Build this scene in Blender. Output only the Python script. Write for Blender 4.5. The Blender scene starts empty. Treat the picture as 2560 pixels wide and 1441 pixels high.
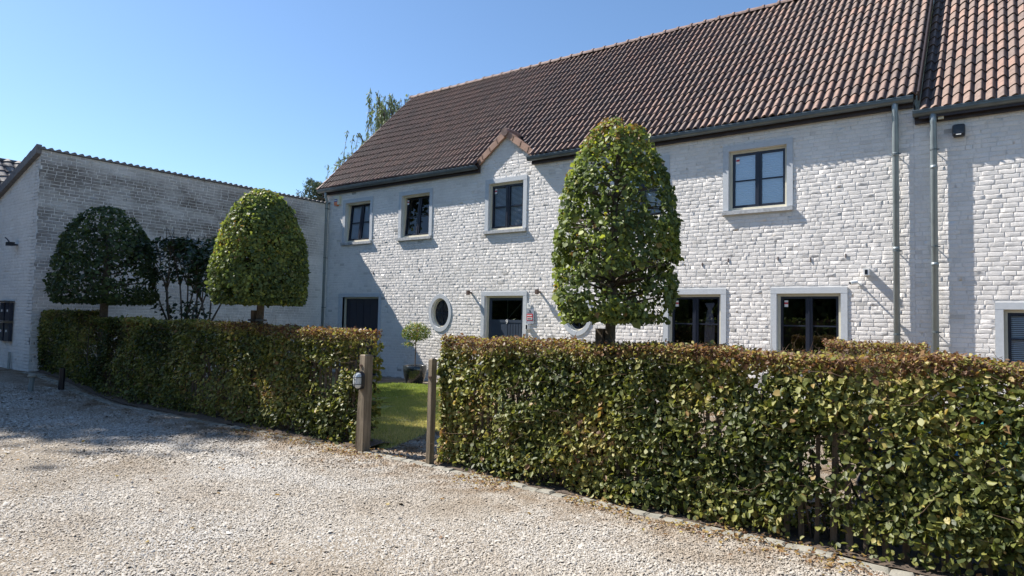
import bpy, math, random
import numpy as np
from mathutils import Matrix, Vector
random.seed(7)
rng = np.random.default_rng(11)
scene = bpy.context.scene
COL = scene.collection
PI = math.pi

# ------------------------------------------------------------------ camera
CY0, CH = -12.96, 1.55
YAW, PITCH, ROLL, FPX = math.radians(36.71), math.radians(3.032), math.radians(1.29), 1679.2
fwd = Vector((-math.sin(YAW) * math.cos(PITCH), math.cos(YAW) * math.cos(PITCH), math.sin(PITCH)))
rgt = Vector((math.cos(YAW), math.sin(YAW), 0)); upv = rgt.cross(fwd)
r_ = math.cos(ROLL) * rgt + math.sin(ROLL) * upv
u_ = r_.cross(fwd)
cam = bpy.data.objects.new('camera', bpy.data.cameras.new('camera'))
COL.objects.link(cam)
m3 = Matrix((r_, u_, -fwd)).transposed()
cam.matrix_world = Matrix.Translation((0, CY0, CH)) @ m3.to_4x4()
cam.data.sensor_width = 36; cam.data.lens = FPX * 36 / 2560
cam.data.clip_start = 0.05; cam.data.clip_end = 3000
scene.camera = cam

# ------------------------------------------------------------------ light
SUN = Vector((1, .30, -1.13)).normalized()          # direction the light travels
world = bpy.data.worlds.new('World'); scene.world = world; world.use_nodes = True
wn = world.node_tree.nodes; wl = world.node_tree.links
bg = wn['Background']; sky = wn.new('ShaderNodeTexSky'); sky.sky_type = 'NISHITA'
sky.sun_disc = False
sky.sun_elevation = math.asin(-SUN.z)
sky.sun_rotation = math.atan2(-SUN.x, -SUN.y)
sky.air_density = 1.0; sky.dust_density = 0.35; sky.ozone_density = 3.5
tint = wn.new('ShaderNodeMix'); tint.data_type = 'RGBA'; tint.blend_type = 'MULTIPLY'; tint.inputs['Factor'].default_value = 1
wl.new(sky.outputs[0], tint.inputs['A']); tint.inputs['B'].default_value = (.82, .90, .95, 1); wl.new(tint.outputs['Result'], bg.inputs[0]); bg.inputs[1].default_value = 0.1
sl = bpy.data.lights.new('sun', 'SUN'); sl.energy = 5.0; sl.angle = math.radians(.53); sl.color = (1, .95, .88)
sun = bpy.data.objects.new('sun', sl); COL.objects.link(sun); sun.location = (-20, -10, 30)
sun.rotation_euler = SUN.to_track_quat('-Z', 'Y').to_euler()
scene.view_settings.view_transform = 'Standard'; scene.view_settings.look = 'None'
scene.view_settings.exposure = 0.95; scene.view_settings.gamma = 1.0
scene.view_settings.use_curve_mapping = False
scene.cycles.max_bounces = 8; scene.cycles.transparent_max_bounces = 24

# ------------------------------------------------------------------ materials
def nmat(name):
    m = bpy.data.materials.new(name); m.use_nodes = True
    return m, m.node_tree.nodes, m.node_tree.links, m.node_tree.nodes['Principled BSDF']
def ramp(n, stops, interp='LINEAR'):
    r = n.new('ShaderNodeValToRGB'); e = r.color_ramp.elements; r.color_ramp.interpolation = interp
    while len(e) < len(stops): e.new(.5)
    for i, (p, c) in enumerate(stops):
        e[i].position = p; e[i].color = (*c, 1) if len(c) == 3 else c
    return r
def tex(n, l, kind, scale, detail=4, rough=.55, obj=True, vec=None):
    t = n.new({'noise': 'ShaderNodeTexNoise', 'voro': 'ShaderNodeTexVoronoi'}[kind])
    t.inputs['Scale'].default_value = scale
    if kind == 'noise':
        t.inputs['Detail'].default_value = detail; t.inputs['Roughness'].default_value = rough
    if vec is None:
        g = n.new('ShaderNodeNewGeometry'); vec = g.outputs['Position']
    l.new(vec, t.inputs['Vector'])
    return t
def scaled(n, l, s):
    g = n.new('ShaderNodeNewGeometry'); mp = n.new('ShaderNodeMapping'); mp.inputs['Scale'].default_value = s
    l.new(g.outputs['Position'], mp.inputs['Vector']); return mp.outputs['Vector']
def bump(n, l, p, h, strength, dist):
    b = n.new('ShaderNodeBump'); b.inputs['Strength'].default_value = strength; b.inputs['Distance'].default_value = dist
    l.new(h, b.inputs['Height']); l.new(b.outputs[0], p.inputs['Normal']); return b
def simple(name, c, rough=.6, metal=0, var=.15, scale=6, bs=.0, bscale=60, spec=.5, coat=0):
    m, n, l, p = nmat(name)
    t = tex(n, l, 'noise', scale, 5)
    r = ramp(n, [(.3, tuple(x * (1 - var) for x in c)), (.7, tuple(min(1, x * (1 + var)) for x in c))])
    l.new(t.outputs['Fac'], r.inputs[0]); l.new(r.outputs[0], p.inputs['Base Color'])
    p.inputs['Roughness'].default_value = rough; p.inputs['Metallic'].default_value = metal
    p.inputs['Specular IOR Level'].default_value = spec; p.inputs['Coat Weight'].default_value = coat
    if bs:
        t2 = tex(n, l, 'noise', bscale, 5); bump(n, l, p, t2.outputs['Fac'], bs, .01)
    return m
def mixrgb(n, l, fac, a, b, mode='MIX'):
    x = n.new('ShaderNodeMix'); x.data_type = 'RGBA'; x.blend_type = mode
    for s, v in ((x.inputs['Factor'], fac), (x.inputs['A'], a), (x.inputs['B'], b)):
        if hasattr(v, 'is_output'): l.new(v, s)
        elif isinstance(v, (int, float)): s.default_value = v
        else: s.default_value = (*v, 1)
    return x.outputs['Result']
def attr(n, name):
    a = n.new('ShaderNodeAttribute'); a.attribute_name = name; return a.outputs['Fac']

def brick_mat(name, lo, hi, stain=None, stain_amt=0, streak=False):
    m, n, l, p = nmat(name)
    r = ramp(n, [(0, lo), (.18, tuple((a + 2 * b) / 3 for a, b in zip(lo, hi))), (.4, tuple((a + 6 * b) / 7 for a, b in zip(lo, hi))), (1, hi)])
    l.new(attr(n, 'tone'), r.inputs[0]); c = r.outputs[0]
    t = tex(n, l, 'noise', 1.3, 6, .6); rr = ramp(n, [(.35, (.86, .86, .86)), (.65, (1, 1, 1))]); l.new(t.outputs['Fac'], rr.inputs[0])
    c = mixrgb(n, l, 1.0, c, rr.outputs[0], 'MULTIPLY')
    t3 = tex(n, l, 'noise', 38, 4, .7); r3 = ramp(n, [(.30, (.70, .68, .66)), (.46, (1, 1, 1))]); l.new(t3.outputs['Fac'], r3.inputs[0])
    c = mixrgb(n, l, .6, c, r3.outputs[0], 'MULTIPLY')
    if stain:
        v = scaled(n, l, (1.1, .55, 1.6) if streak else (.5, .5, .5))
        t4 = tex(n, l, 'noise', 1.4, 7, .68, vec=v); r4 = ramp(n, [(.36, (0, 0, 0)), (.62, (1, 1, 1))]); l.new(t4.outputs['Fac'], r4.inputs[0])
        g = n.new('ShaderNodeNewGeometry'); sx = n.new('ShaderNodeSeparateXYZ'); l.new(g.outputs['Position'], sx.inputs[0])
        # weathering is strongest high on the wall and away from the facade corner
        m1 = n.new('ShaderNodeMapRange'); l.new(sx.outputs['Z'], m1.inputs[0]); m1.inputs[1].default_value = 1.2; m1.inputs[2].default_value = 3.6; m1.inputs[3].default_value = .25
        m2 = n.new('ShaderNodeMapRange'); l.new(sx.outputs['Y'], m2.inputs[0]); m2.inputs[1].default_value = -.15; m2.inputs[2].default_value = -1.0; m2.inputs[3].default_value = .05
        m4 = n.new('ShaderNodeMapRange'); l.new(sx.outputs['Z'], m4.inputs[0]); m4.inputs[1].default_value = 5.05; m4.inputs[2].default_value = 4.75; m4.inputs[3].default_value = .3
        mu = n.new('ShaderNodeMath'); mu.operation = 'MULTIPLY'; l.new(m1.outputs[0], mu.inputs[0]); l.new(m2.outputs[0], mu.inputs[1])
        mu3 = n.new('ShaderNodeMath'); mu3.operation = 'MULTIPLY'; l.new(mu.outputs[0], mu3.inputs[0]); l.new(m4.outputs[0], mu3.inputs[1])
        mu2 = n.new('ShaderNodeMath'); mu2.operation = 'MULTIPLY'; l.new(mu3.outputs[0], mu2.inputs[0])
        ad = n.new('ShaderNodeMath'); ad.operation = 'MULTIPLY_ADD'; l.new(r4.outputs[0], ad.inputs[0]); ad.inputs[1].default_value = .8; ad.inputs[2].default_value = .22
        l.new(ad.outputs[0], mu2.inputs[1])
        mu5 = n.new('ShaderNodeMath'); mu5.operation = 'MULTIPLY'; mu5.use_clamp = True; l.new(mu2.outputs[0], mu5.inputs[0]); mu5.inputs[1].default_value = stain_amt
        c = mixrgb(n, l, mu5.outputs[0], c, stain)
    l.new(c, p.inputs['Base Color']); p.inputs['Roughness'].default_value = .75; p.inputs['Specular IOR Level'].default_value = .3
    t2 = tex(n, l, 'noise', 70, 5, .65); bump(n, l, p, t2.outputs['Fac'], .45, .012)
    return m

def leaf_mat(name, stops, trans=.3, rough=.52, spec=.32):
    m, n, l, p = nmat(name)
    r = ramp(n, stops); l.new(attr(n, 'tone'), r.inputs[0])
    l.new(r.outputs[0], p.inputs['Base Color']); p.inputs['Roughness'].default_value = rough
    p.inputs['Specular IOR Level'].default_value = spec
    tr = n.new('ShaderNodeBsdfTranslucent'); hs = n.new('ShaderNodeHueSaturation'); hs.inputs['Value'].default_value = 1.7; hs.inputs['Saturation'].default_value = 1.15
    l.new(r.outputs[0], hs.inputs['Color']); l.new(hs.outputs[0], tr.inputs[0])
    mx = n.new('ShaderNodeMixShader'); mx.inputs[0].default_value = trans
    l.new(p.outputs[0], mx.inputs[1]); l.new(tr.outputs[0], mx.inputs[2]); l.new(mx.outputs[0], n['Material Output'].inputs[0])
    return m

def tile_mat(name, stops):
    m, n, l, p = nmat(name)
    r = ramp(n, stops); l.new(attr(n, 'tone'), r.inputs[0])
    t = tex(n, l, 'noise', 14, 6, .7); r2 = ramp(n, [(.32, (.45, .42, .40)), (.58, (1, 1, 1))]); l.new(t.outputs['Fac'], r2.inputs[0])
    c = mixrgb(n, l, .75, r.outputs[0], r2.outputs[0], 'MULTIPLY')
    t3 = tex(n, l, 'noise', .45, 3); r3 = ramp(n, [(.35, (.8, .78, .78)), (.65, (1.0, 1.0, 1.0))]); l.new(t3.outputs['Fac'], r3.inputs[0])
    c = mixrgb(n, l, .8, c, r3.outputs[0], 'MULTIPLY')
    gm = n.new('ShaderNodeMath'); gm.operation = 'MULTIPLY'; l.new(attr(n, 'shade_grime'), gm.inputs[0]); gm.inputs[1].default_value = .78  # painted shade of roll flanks and lips, together with channel grime
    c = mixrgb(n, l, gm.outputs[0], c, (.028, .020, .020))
    l.new(c, p.inputs['Base Color']); p.inputs['Roughness'].default_value = .62; p.inputs['Specular IOR Level'].default_value = .4
    t2 = tex(n, l, 'noise', 60, 4); bump(n, l, p, t2.outputs['Fac'], .3, .01)
    return m

def glass_mat(name, tint=(.7, .75, .78), refl=.10, rough=.0):
    m, n, l, p = nmat(name)
    n.remove(p)
    gl = n.new('ShaderNodeBsdfGlossy'); gl.inputs['Roughness'].default_value = rough; gl.inputs['Color'].default_value = (.95, .97, 1, 1)
    tr = n.new('ShaderNodeBsdfTransparent'); tr.inputs[0].default_value = (*tint, 1)
    fr = n.new('ShaderNodeFresnel'); fr.inputs[0].default_value = 1.5
    t = tex(n, l, 'noise', 1.2, 2); b = n.new('ShaderNodeBump'); b.inputs['Strength'].default_value = .04; b.inputs['Distance'].default_value = .05
    l.new(t.outputs['Fac'], b.inputs['Height']); l.new(b.outputs[0], gl.inputs['Normal'])
    ad = n.new('ShaderNodeMath'); ad.operation = 'ADD'; ad.use_clamp = True; l.new(fr.outputs[0], ad.inputs[0]); ad.inputs[1].default_value = refl
    mx = n.new('ShaderNodeMixShader'); l.new(ad.outputs[0], mx.inputs[0]); l.new(tr.outputs[0], mx.inputs[1]); l.new(gl.outputs[0], mx.inputs[2])
    l.new(mx.outputs[0], n['Material Output'].inputs[0])
    return m

M = {}
M['brick'] = brick_mat('white_painted_brick', (.40, .38, .35), (.84, .80, .758))
M['mortar'] = simple('painted_mortar', (.70, .675, .64), .85, var=.08, bs=.3)
M['brick_old'] = brick_mat('weathered_painted_brick', (.56, .54, .51), (.78, .755, .72), stain=(.20, .18, .16), stain_amt=1.05, streak=True)
M['mortar_old'] = simple('pale_weathered_mortar', (.76, .735, .70), .85, var=.2, scale=3, bs=.3)
M['brick_gable'] = brick_mat('pale_gable_brick', (.62, .60, .565), (.82, .795, .75))
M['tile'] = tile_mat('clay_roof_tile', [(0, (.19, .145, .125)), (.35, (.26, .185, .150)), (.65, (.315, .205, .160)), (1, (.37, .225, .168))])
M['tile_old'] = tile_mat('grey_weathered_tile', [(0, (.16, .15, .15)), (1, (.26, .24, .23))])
M['verge'] = simple('orange_brown_clay_verge', (.34, .20, .14), .7, var=.2, scale=5, bs=.3)
M['ridge'] = simple('ridge_clay', (.20, .13, .11), .75, var=.35, scale=9, bs=.4)
M['zinc'] = simple('weathered_zinc', (.13, .15, .155), .42, metal=.55, var=.18, scale=4)
M['zinc_pipe'] = simple('grey_zinc_pipe', (.25, .29, .30), .40, metal=.35, var=.12, scale=5)
M['lead'] = simple('dark_lead', (.05, .055, .075), .4, metal=.5, var=.3, scale=14, bs=.5, bscale=25)
M['fascia'] = simple('dark_brown_stained_wood', (.030, .020, .020), .55, var=.25)
M['stone'] = simple('blue_grey_limestone', (.50, .525, .55), .65, var=.06, scale=20, bs=.2, bscale=120)
M['stone_sill'] = simple('weathered_limestone_sill', (.38, .39, .40), .75, var=.28, scale=16, bs=.3, bscale=60)
M['cream'] = simple('cream_painted_wood', (.60, .56, .44), .5, var=.05)
M['navy'] = simple('dark_navy_frame_paint', (.016, .020, .034), .35, var=.1)
M['door_navy'] = simple('dark_blue_grey_door_paint', (.035, .050, .075), .4, var=.1)
M['glass'] = glass_mat('window_glass', (.88, .92, .95), .0)
M['glass_dark'] = glass_mat('dark_window_glass', (.6, .63, .66), .08)
M['glass_sky'] = glass_mat('reflective_window_glass', (.85, .9, .95), .14)
M['blind'] = simple('grey_venetian_slat', (.80, .84, .88), .5, var=.05)
M['blind_white'] = simple('white_pleated_blind', (.78, .80, .82), .6, var=.03)
M['curtain'] = simple('pale_lilac_curtain', (.62, .55, .60), .8, var=.08)
M['interior'] = simple('dark_interior', (.035, .035, .04), .9)
M['black'] = simple('black_plastic', (.012, .013, .018), .3, var=.1)
M['white'] = simple('white_plastic', (.78, .78, .76), .4, var=.04)
M['creambox'] = simple('cream_plastic', (.70, .66, .50), .45, var=.04)
M['bluelab'] = simple('blue_label', (.02, .05, .25), .4)
M['orange'] = simple('orange_lens', (.75, .20, .07), .3)
M['red'] = simple('red_sign_face', (.50, .035, .05), .5, var=.1)
M['grey_sign'] = simple('grey_sign_plate', (.30, .33, .38), .5, var=.06)
M['textgrey'] = simple('sign_small_print', (.25, .27, .33), .6)
M['oak'] = None
M['rust'] = simple('brown_corroded_metal', (.10, .06, .045), .7, var=.4, scale=30)
M['pot'] = simple('glazed_dark_pot', (.020, .024, .024), .18, var=.3, scale=5, coat=.6)
M['soil'] = simple('dry_soil', (.085, .062, .045), .95, var=.3, scale=20, bs=.8, bscale=40)
M['bark'] = simple('grey_brown_bark', (.085, .068, .050), .9, var=.35, scale=25, bs=.9, bscale=50)
M['twig'] = simple('brown_twig', (.13, .085, .055), .85, var=.3, scale=20)
M['lampglass'] = simple('ribbed_lamp_glass', (.55, .58, .58), .12, var=.05, coat=1)
M['teal'] = simple('teal_plastic_sheet', (.012, .11, .125), .3, var=.5, scale=5, bs=.6, bscale=9)
M['blue'] = simple('blue_plastic_sheet', (.012, .06, .14), .3, var=.5, scale=5, bs=.6, bscale=9)
M['sett'] = simple('grey_stone_sett', (.25, .235, .195), .85, var=.3, scale=9, bs=.6, bscale=40)

def wood_mat(name, c1, c2, sc=(40, 40, 2.2)):
    m, n, l, p = nmat(name)
    t = tex(n, l, 'noise', 1, 6, .65, vec=scaled(n, l, sc))
    r = ramp(n, [(.3, c1), (.68, c2)]); l.new(t.outputs['Fac'], r.inputs[0])
    t2 = tex(n, l, 'noise', 3, 4); r2 = ramp(n, [(.4, (.6, .6, .55)), (.65, (1, 1, 1))]); l.new(t2.outputs['Fac'], r2.inputs[0])
    l.new(mixrgb(n, l, .8, r.outputs[0], r2.outputs[0], 'MULTIPLY'), p.inputs['Base Color'])
    p.inputs['Roughness'].default_value = .85; bump(n, l, p, t.outputs['Fac'], .6, .012)
    return m
M['oak'] = wood_mat('weathered_oak', (.12, .092, .062), (.32, .255, .18))
M['paling'] = wood_mat('weathered_paling', (.065, .048, .035), (.17, .13, .095))

def gravel_mat():
    m, n, l, p = nmat('pale_crushed_gravel')
    g = n.new('ShaderNodeNewGeometry'); pos = g.outputs['Position']
    v = tex(n, l, 'voro', 75, vec=pos); v.feature = 'F1'; v.inputs['Randomness'].default_value = 1
    sep = n.new('ShaderNodeSeparateColor'); l.new(v.outputs['Color'], sep.inputs[0])
    r = ramp(n, [(0, (.16, .135, .105)), (.35, (.25, .22, .18)), (.8, (.34, .305, .26)), (1, (.40, .37, .32))]); l.new(sep.outputs[0], r.inputs[0])
    big = tex(n, l, 'noise', .55, 5, .6); rb = ramp(n, [(.36, (.82, .76, .68)), (.6, (1, 1, 1))]); l.new(big.outputs['Fac'], rb.inputs[0])
    c = mixrgb(n, l, 1, r.outputs[0], rb.outputs[0], 'MULTIPLY')
    # soil and dry leaf litter gathered along the kerb
    sx = n.new('ShaderNodeSeparateXYZ'); l.new(pos, sx.inputs[0])
    mr = n.new('ShaderNodeMapRange'); l.new(sx.outputs['Y'], mr.inputs[0]); mr.inputs[1].default_value = -8.75; mr.inputs[2].default_value = -7.75
    d = tex(n, l, 'noise', 2.6, 6, .7); rd = ramp(n, [(.42, (0, 0, 0)), (.62, (1, 1, 1))]); l.new(d.outputs['Fac'], rd.inputs[0])
    mu = n.new('ShaderNodeMath'); mu.operation = 'MULTIPLY'; l.new(mr.outputs[0], mu.inputs[0]); l.new(rd.outputs[0], mu.inputs[1])
    c = mixrgb(n, l, mu.outputs[0], c, (.15, .10, .055))
    l.new(c, p.inputs['Base Color']); p.inputs['Roughness'].default_value = .9; p.inputs['Specular IOR Level'].default_value = .2
    b = bump(n, l, p, v.outputs['Distance'], .8, .012); b.invert = True
    return m
M['gravel'] = gravel_mat()
def stone_mat():
    m, n, l, p = nmat('pale_gravel_stones')
    r = ramp(n, [(0, (.20, .155, .115)), (.12, (.30, .265, .22)), (.5, (.41, .385, .345)), (.85, (.47, .445, .405)), (1, (.56, .535, .495))]); l.new(attr(n, 'tone'), r.inputs[0])
    g = n.new('ShaderNodeNewGeometry'); pos = g.outputs['Position']
    sx = n.new('ShaderNodeSeparateXYZ'); l.new(pos, sx.inputs[0])
    mr = n.new('ShaderNodeMapRange'); l.new(sx.outputs['Y'], mr.inputs[0]); mr.inputs[1].default_value = -8.75; mr.inputs[2].default_value = -7.75
    d = tex(n, l, 'noise', 2.6, 6, .7); rd = ramp(n, [(.40, (0, 0, 0)), (.60, (1, 1, 1))]); l.new(d.outputs['Fac'], rd.inputs[0])
    mu = n.new('ShaderNodeMath'); mu.operation = 'MULTIPLY'; l.new(mr.outputs[0], mu.inputs[0]); l.new(rd.outputs[0], mu.inputs[1])
    c = mixrgb(n, l, mu.outputs[0], r.outputs[0], (.20, .135, .075))
    bg_ = tex(n, l, 'noise', .75, 5, .65); rb = ramp(n, [(.34, (.70, .62, .53)), (.50, (.95, .92, .88)), (.66, (1.0, 1.0, 1.0))]); l.new(bg_.outputs['Fac'], rb.inputs[0])
    c = mixrgb(n, l, 1, c, rb.outputs[0], 'MULTIPLY')
    l.new(c, p.inputs['Base Color']); p.inputs['Roughness'].default_value = .85
    return m
M['stones'] = stone_mat()
def turf_mat():
    m, n, l, p = nmat('lawn_turf')
    t = tex(n, l, 'noise', 1.1, 6, .6); r = ramp(n, [(.3, (.11, .14, .03)), (.5, (.20, .21, .05)), (.7, (.30, .26, .10))]); l.new(t.outputs['Fac'], r.inputs[0])
    l.new(r.outputs[0], p.inputs['Base Color']); p.inputs['Roughness'].default_value = .95
    return m
M['turf'] = turf_mat()
M['land'] = simple('far_land', (.08, .10, .04), .95, var=.3, scale=.2)

HORN = [(0, (.026, .040, .012)), (.25, (.062, .082, .020)), (.5, (.155, .168, .040)), (.7, (.27, .265, .075)), (.84, (.37, .30, .095)), (.93, (.27, .16, .065)), (1, (.15, .08, .045))]
M['hornbeam'] = leaf_mat('hornbeam_leaf', HORN, .28, .5, .35)
M['lime'] = leaf_mat('lime_leaf', [(0, (.034, .054, .020)), (.4, (.088, .120, .040)), (.7, (.185, .225, .065)), (.88, (.32, .35, .07)), (.95, (.24, .15, .055)), (1, (.13, .07, .04))], .34, .5, .32)
M['evergreen'] = leaf_mat('evergreen_leaf', [(0, (.012, .024, .010)), (1, (.045, .075, .022))], .1, .3)
M['willow'] = leaf_mat('willow_leaf', [(0, (.09, .12, .05)), (1, (.20, .24, .11))], .35, .5)
M['pine'] = leaf_mat('pine_needle', [(0, (.04, .065, .04)), (1, (.11, .15, .085))], .1, .6)
M['grass'] = leaf_mat('grass_blade', [(0, (.13, .19, .05)), (.45, (.26, .30, .08)), (.8, (.42, .39, .14)), (1, (.56, .48, .24))], .35, .6)
M['potleaf'] = leaf_mat('potted_leaf', [(0, (.07, .12, .025)), (.7, (.19, .25, .06)), (1, (.34, .22, .09))], .3, .5)

# ------------------------------------------------------------------ mesh helpers
class MB:
    def __init__(s): s.v = []; s.f = []; s.t = []; s.m = []; s.n = 0
    def add(s, v, f, tone=None, mi=0):
        v = np.asarray(v, float).reshape(-1, 3)
        s.v.append(v)
        for k, q in enumerate(f):
            s.f.append(tuple(i + s.n for i in q)); s.t.append(tone if tone is not None else .5); s.m.append(mi)
        s.n += len(v)
    def box(s, x0, x1, y0, y1, z0, z1, tone=None, mi=0):
        v = [(x, y, z) for x in (x0, x1) for y in (y0, y1) for z in (z0, z1)]
        s.add(v, [(0, 1, 3, 2), (4, 6, 7, 5), (0, 4, 5, 1), (2, 3, 7, 6), (0, 2, 6, 4), (1, 5, 7, 3)], tone, mi)
    def cyl(s, p0, p1, r0, r1=None, n=10, caps=True, mi=0, tone=None):
        r1 = r0 if r1 is None else r1
        p0 = Vector(p0); p1 = Vector(p1); d = (p1 - p0).normalized()
        a = d.orthogonal().normalized(); b = d.cross(a)
        v = []
        for p, r in ((p0, r0), (p1, r1)):
            for k in range(n):
                an = 2 * PI * k / n; v.append(p + a * (r * math.cos(an)) + b * (r * math.sin(an)))
        f = [(k, (k + 1) % n, n + (k + 1) % n, n + k) for k in range(n)]
        if caps: f += [tuple(range(n - 1, -1, -1)), tuple(range(n, 2 * n))]
        s.add(v, f, tone, mi)
    def tube(s, pts, r, n=8, mi=0, tone=None):
        pts = [Vector(p) for p in pts]; rs = r if hasattr(r, '__len__') else [r] * len(pts)
        v = []; a = None
        for i, p in enumerate(pts):
            d = (pts[min(i + 1, len(pts) - 1)] - pts[max(i - 1, 0)]).normalized()
            a = d.orthogonal().normalized() if a is None else (a - d * a.dot(d)).normalized()
            b = d.cross(a)
            for k in range(n):
                an = 2 * PI * k / n; v.append(p + a * (rs[i] * math.cos(an)) + b * (rs[i] * math.sin(an)))
        f = []
        for i in range(len(pts) - 1):
            for k in range(n):
                f.append((i * n + k, i * n + (k + 1) % n, (i + 1) * n + (k + 1) % n, (i + 1) * n + k))
        f += [tuple(range(n - 1, -1, -1)), tuple(range((len(pts) - 1) * n, len(pts) * n))]
        s.add(v, f, tone, mi)
    def lathe(s, c, prof, n=24, mi=0):
        v = []; c = Vector(c)
        for r, z in prof:
            for k in range(n):
                an = 2 * PI * k / n; v.append(c + Vector((r * math.cos(an), r * math.sin(an), z)))
        f = []
        for i in range(len(prof) - 1):
            for k in range(n):
                f.append((i * n + k, i * n + (k + 1) % n, (i + 1) * n + (k + 1) % n, (i + 1) * n + k))
        s.add(v, f, None, mi)
    def prism(s, poly, axis, a0, a1, mi=0):
        """poly of 2D points in the plane across axis ('x': (y,z), 'y': (x,z), 'z': (x,y))"""
        def P(q, a): return {'x': (a, q[0], q[1]), 'y': (q[0], a, q[1]), 'z': (q[0], q[1], a)}[axis]
        n = len(poly); v = [P(q, a0) for q in poly] + [P(q, a1) for q in poly]
        f = [tuple(range(n)), tuple(range(2 * n - 1, n - 1, -1))] + [(k, n + k, n + (k + 1) % n, (k + 1) % n) for k in range(n)]
        s.add(v, f, None, mi)
    def build(s, name, mats, parent=None, smooth=False, loc=None):
        me = bpy.data.meshes.new(name)
        V = np.concatenate(s.v) if s.v else np.zeros((0, 3))
        if loc is not None: V = V - np.array(loc)
        me.from_pydata(V.tolist(), [], s.f)
        for mm in (mats if isinstance(mats, (list, tuple)) else [mats]): me.materials.append(mm)
        a = me.attributes.new('tone', 'FLOAT', 'FACE'); a.data.foreach_set('value', np.array(s.t, np.float32))
        me.polygons.foreach_set('material_index', np.array(s.m, np.int32))
        if smooth: me.polygons.foreach_set('use_smooth', np.ones(len(s.f), bool))
        me.validate(); me.update()
        o = bpy.data.objects.new(name, me); COL.objects.link(o)
        if parent is not None: o.parent = parent
        if loc is not None: o.location = loc
        return o
def bulk(name, V, F, tone, mat, parent=None, smooth=False):
    """fast mesh from numpy: V (n,3), F (m,k) all of one size, tone (m)"""
    me = bpy.data.meshes.new(name); k = F.shape[1]
    me.vertices.add(len(V)); me.vertices.foreach_set('co', V.astype(np.float32).ravel())
    me.loops.add(F.size); me.loops.foreach_set('vertex_index', F.astype(np.int32).ravel())
    me.polygons.add(len(F)); me.polygons.foreach_set('loop_start', np.arange(0, F.size, k, dtype=np.int32))
    me.polygons.foreach_set('loop_total', np.full(len(F), k, np.int32))
    me.materials.append(mat)
    a = me.attributes.new('tone', 'FLOAT', 'FACE'); a.data.foreach_set('value', np.asarray(tone, np.float32))
    if smooth: me.polygons.foreach_set('use_smooth', np.ones(len(F), bool))
    me.update(calc_edges=True)
    o = bpy.data.objects.new(name, me); COL.objects.link(o)
    if parent is not None: o.parent = parent
    return o
def tag(o, label=None, cat=None, group=None, kind=None):
    for k, v in (('label', label), ('category', cat), ('group', group), ('kind', kind)):
        if v: o[k] = v
    return o
def thing(name, label, cat, group=None):
    o = bpy.data.objects.new(name, None); COL.objects.link(o); o.empty_display_size = .2
    return tag(o, label, cat, group)
def sstep(x, a, b):
    t = np.clip((np.asarray(x, float) - a) / (b - a), 0, 1); return t * t * (3 - 2 * t)
def gz(x, y):
    return .31 * sstep(-np.asarray(x, float), 12.2, 16.4) * sstep(-np.asarray(y, float), 4.6, 7.2)

# smooth value noise for clumping
_G = rng.random((32, 32, 32))
def vnoise(P):
    P = np.asarray(P, float); i = np.floor(P).astype(int); f = P - i; f = f * f * (3 - 2 * f)
    out = 0
    for dx in (0, 1):
        for dy in (0, 1):
            for dz in (0, 1):
                w = (f[:, 0] if dx else 1 - f[:, 0]) * (f[:, 1] if dy else 1 - f[:, 1]) * (f[:, 2] if dz else 1 - f[:, 2])
                out = out + w * _G[(i[:, 0] + dx) % 32, (i[:, 1] + dy) % 32, (i[:, 2] + dz) % 32]
    return out

LT = np.array([(0, 0, 0), (-.33, .28, .10), (-.30, .66, .09), (0, 1, -.06), (.30, .66, .09), (.33, .28, .10)], float)
def leaves(name, P, N, size, tone, mat, parent=None, aspect=1., droop=.35, spread=.8):
    n = len(P)
    N = N + rng.normal(0, spread, (n, 3)); N /= np.linalg.norm(N, axis=1)[:, None]
    T = rng.normal(0, 1, (n, 3)); T[:, 2] -= droop * 2
    T -= (T * N).sum(1)[:, None] * N; T /= np.linalg.norm(T, axis=1)[:, None] + 1e-9
    W = np.cross(N, T)
    L = LT[None, :, :] * np.ones((n, 1, 1)); L[:, :, 0] *= aspect * rng.uniform(.8, 1.2, n)[:, None]
    L[:, :, 2] *= rng.uniform(-.8, 2.2, n)[:, None]
    V = P[:, None, :] + size[:, None, None] * (L[:, :, 0:1] * W[:, None, :] + L[:, :, 1:2] * T[:, None, :] + L[:, :, 2:3] * N[:, None, :])
    b = (np.arange(n) * 6)[:, None]
    F = np.concatenate([b + np.array([[0, 3, 2, 1]]), b + np.array([[0, 5, 4, 3]])], 1).reshape(-1, 4)
    return bulk(name, V.reshape(-1, 3), F, np.repeat(tone, 2), mat, parent)
def twigs(name, P, D, length, r, mat, parent=None):
    """thin three sided sticks starting at P in direction D"""
    n = len(P); D = D / np.linalg.norm(D, axis=1)[:, None]
    A = np.cross(D, rng.normal(0, 1, (n, 3))); A /= np.linalg.norm(A, axis=1)[:, None]; B = np.cross(D, A)
    vs = []
    for t, s in ((0, 1.), (.5, .8), (1, .35)):
        c = P + D * (length * t)[:, None]
        if t == .5: c = c + A * (length * .07)[:, None]
        for k in range(3):
            an = 2 * PI * k / 3; vs.append(c + (A * math.cos(an) + B * math.sin(an)) * (r * s)[:, None])
    V = np.stack(vs, 1).reshape(-1, 3); b = (np.arange(n) * 9)[:, None]
    q = [[i * 3 + k, i * 3 + (k + 1) % 3, i * 3 + 3 + (k + 1) % 3, i * 3 + 3 + k] for i in (0, 1) for k in range(3)]
    F = np.concatenate([b + np.array([x]) for x in q], 1).reshape(-1, 4)
    return bulk(name, V, F, np.full(len(F), .5), mat, parent)

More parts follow.
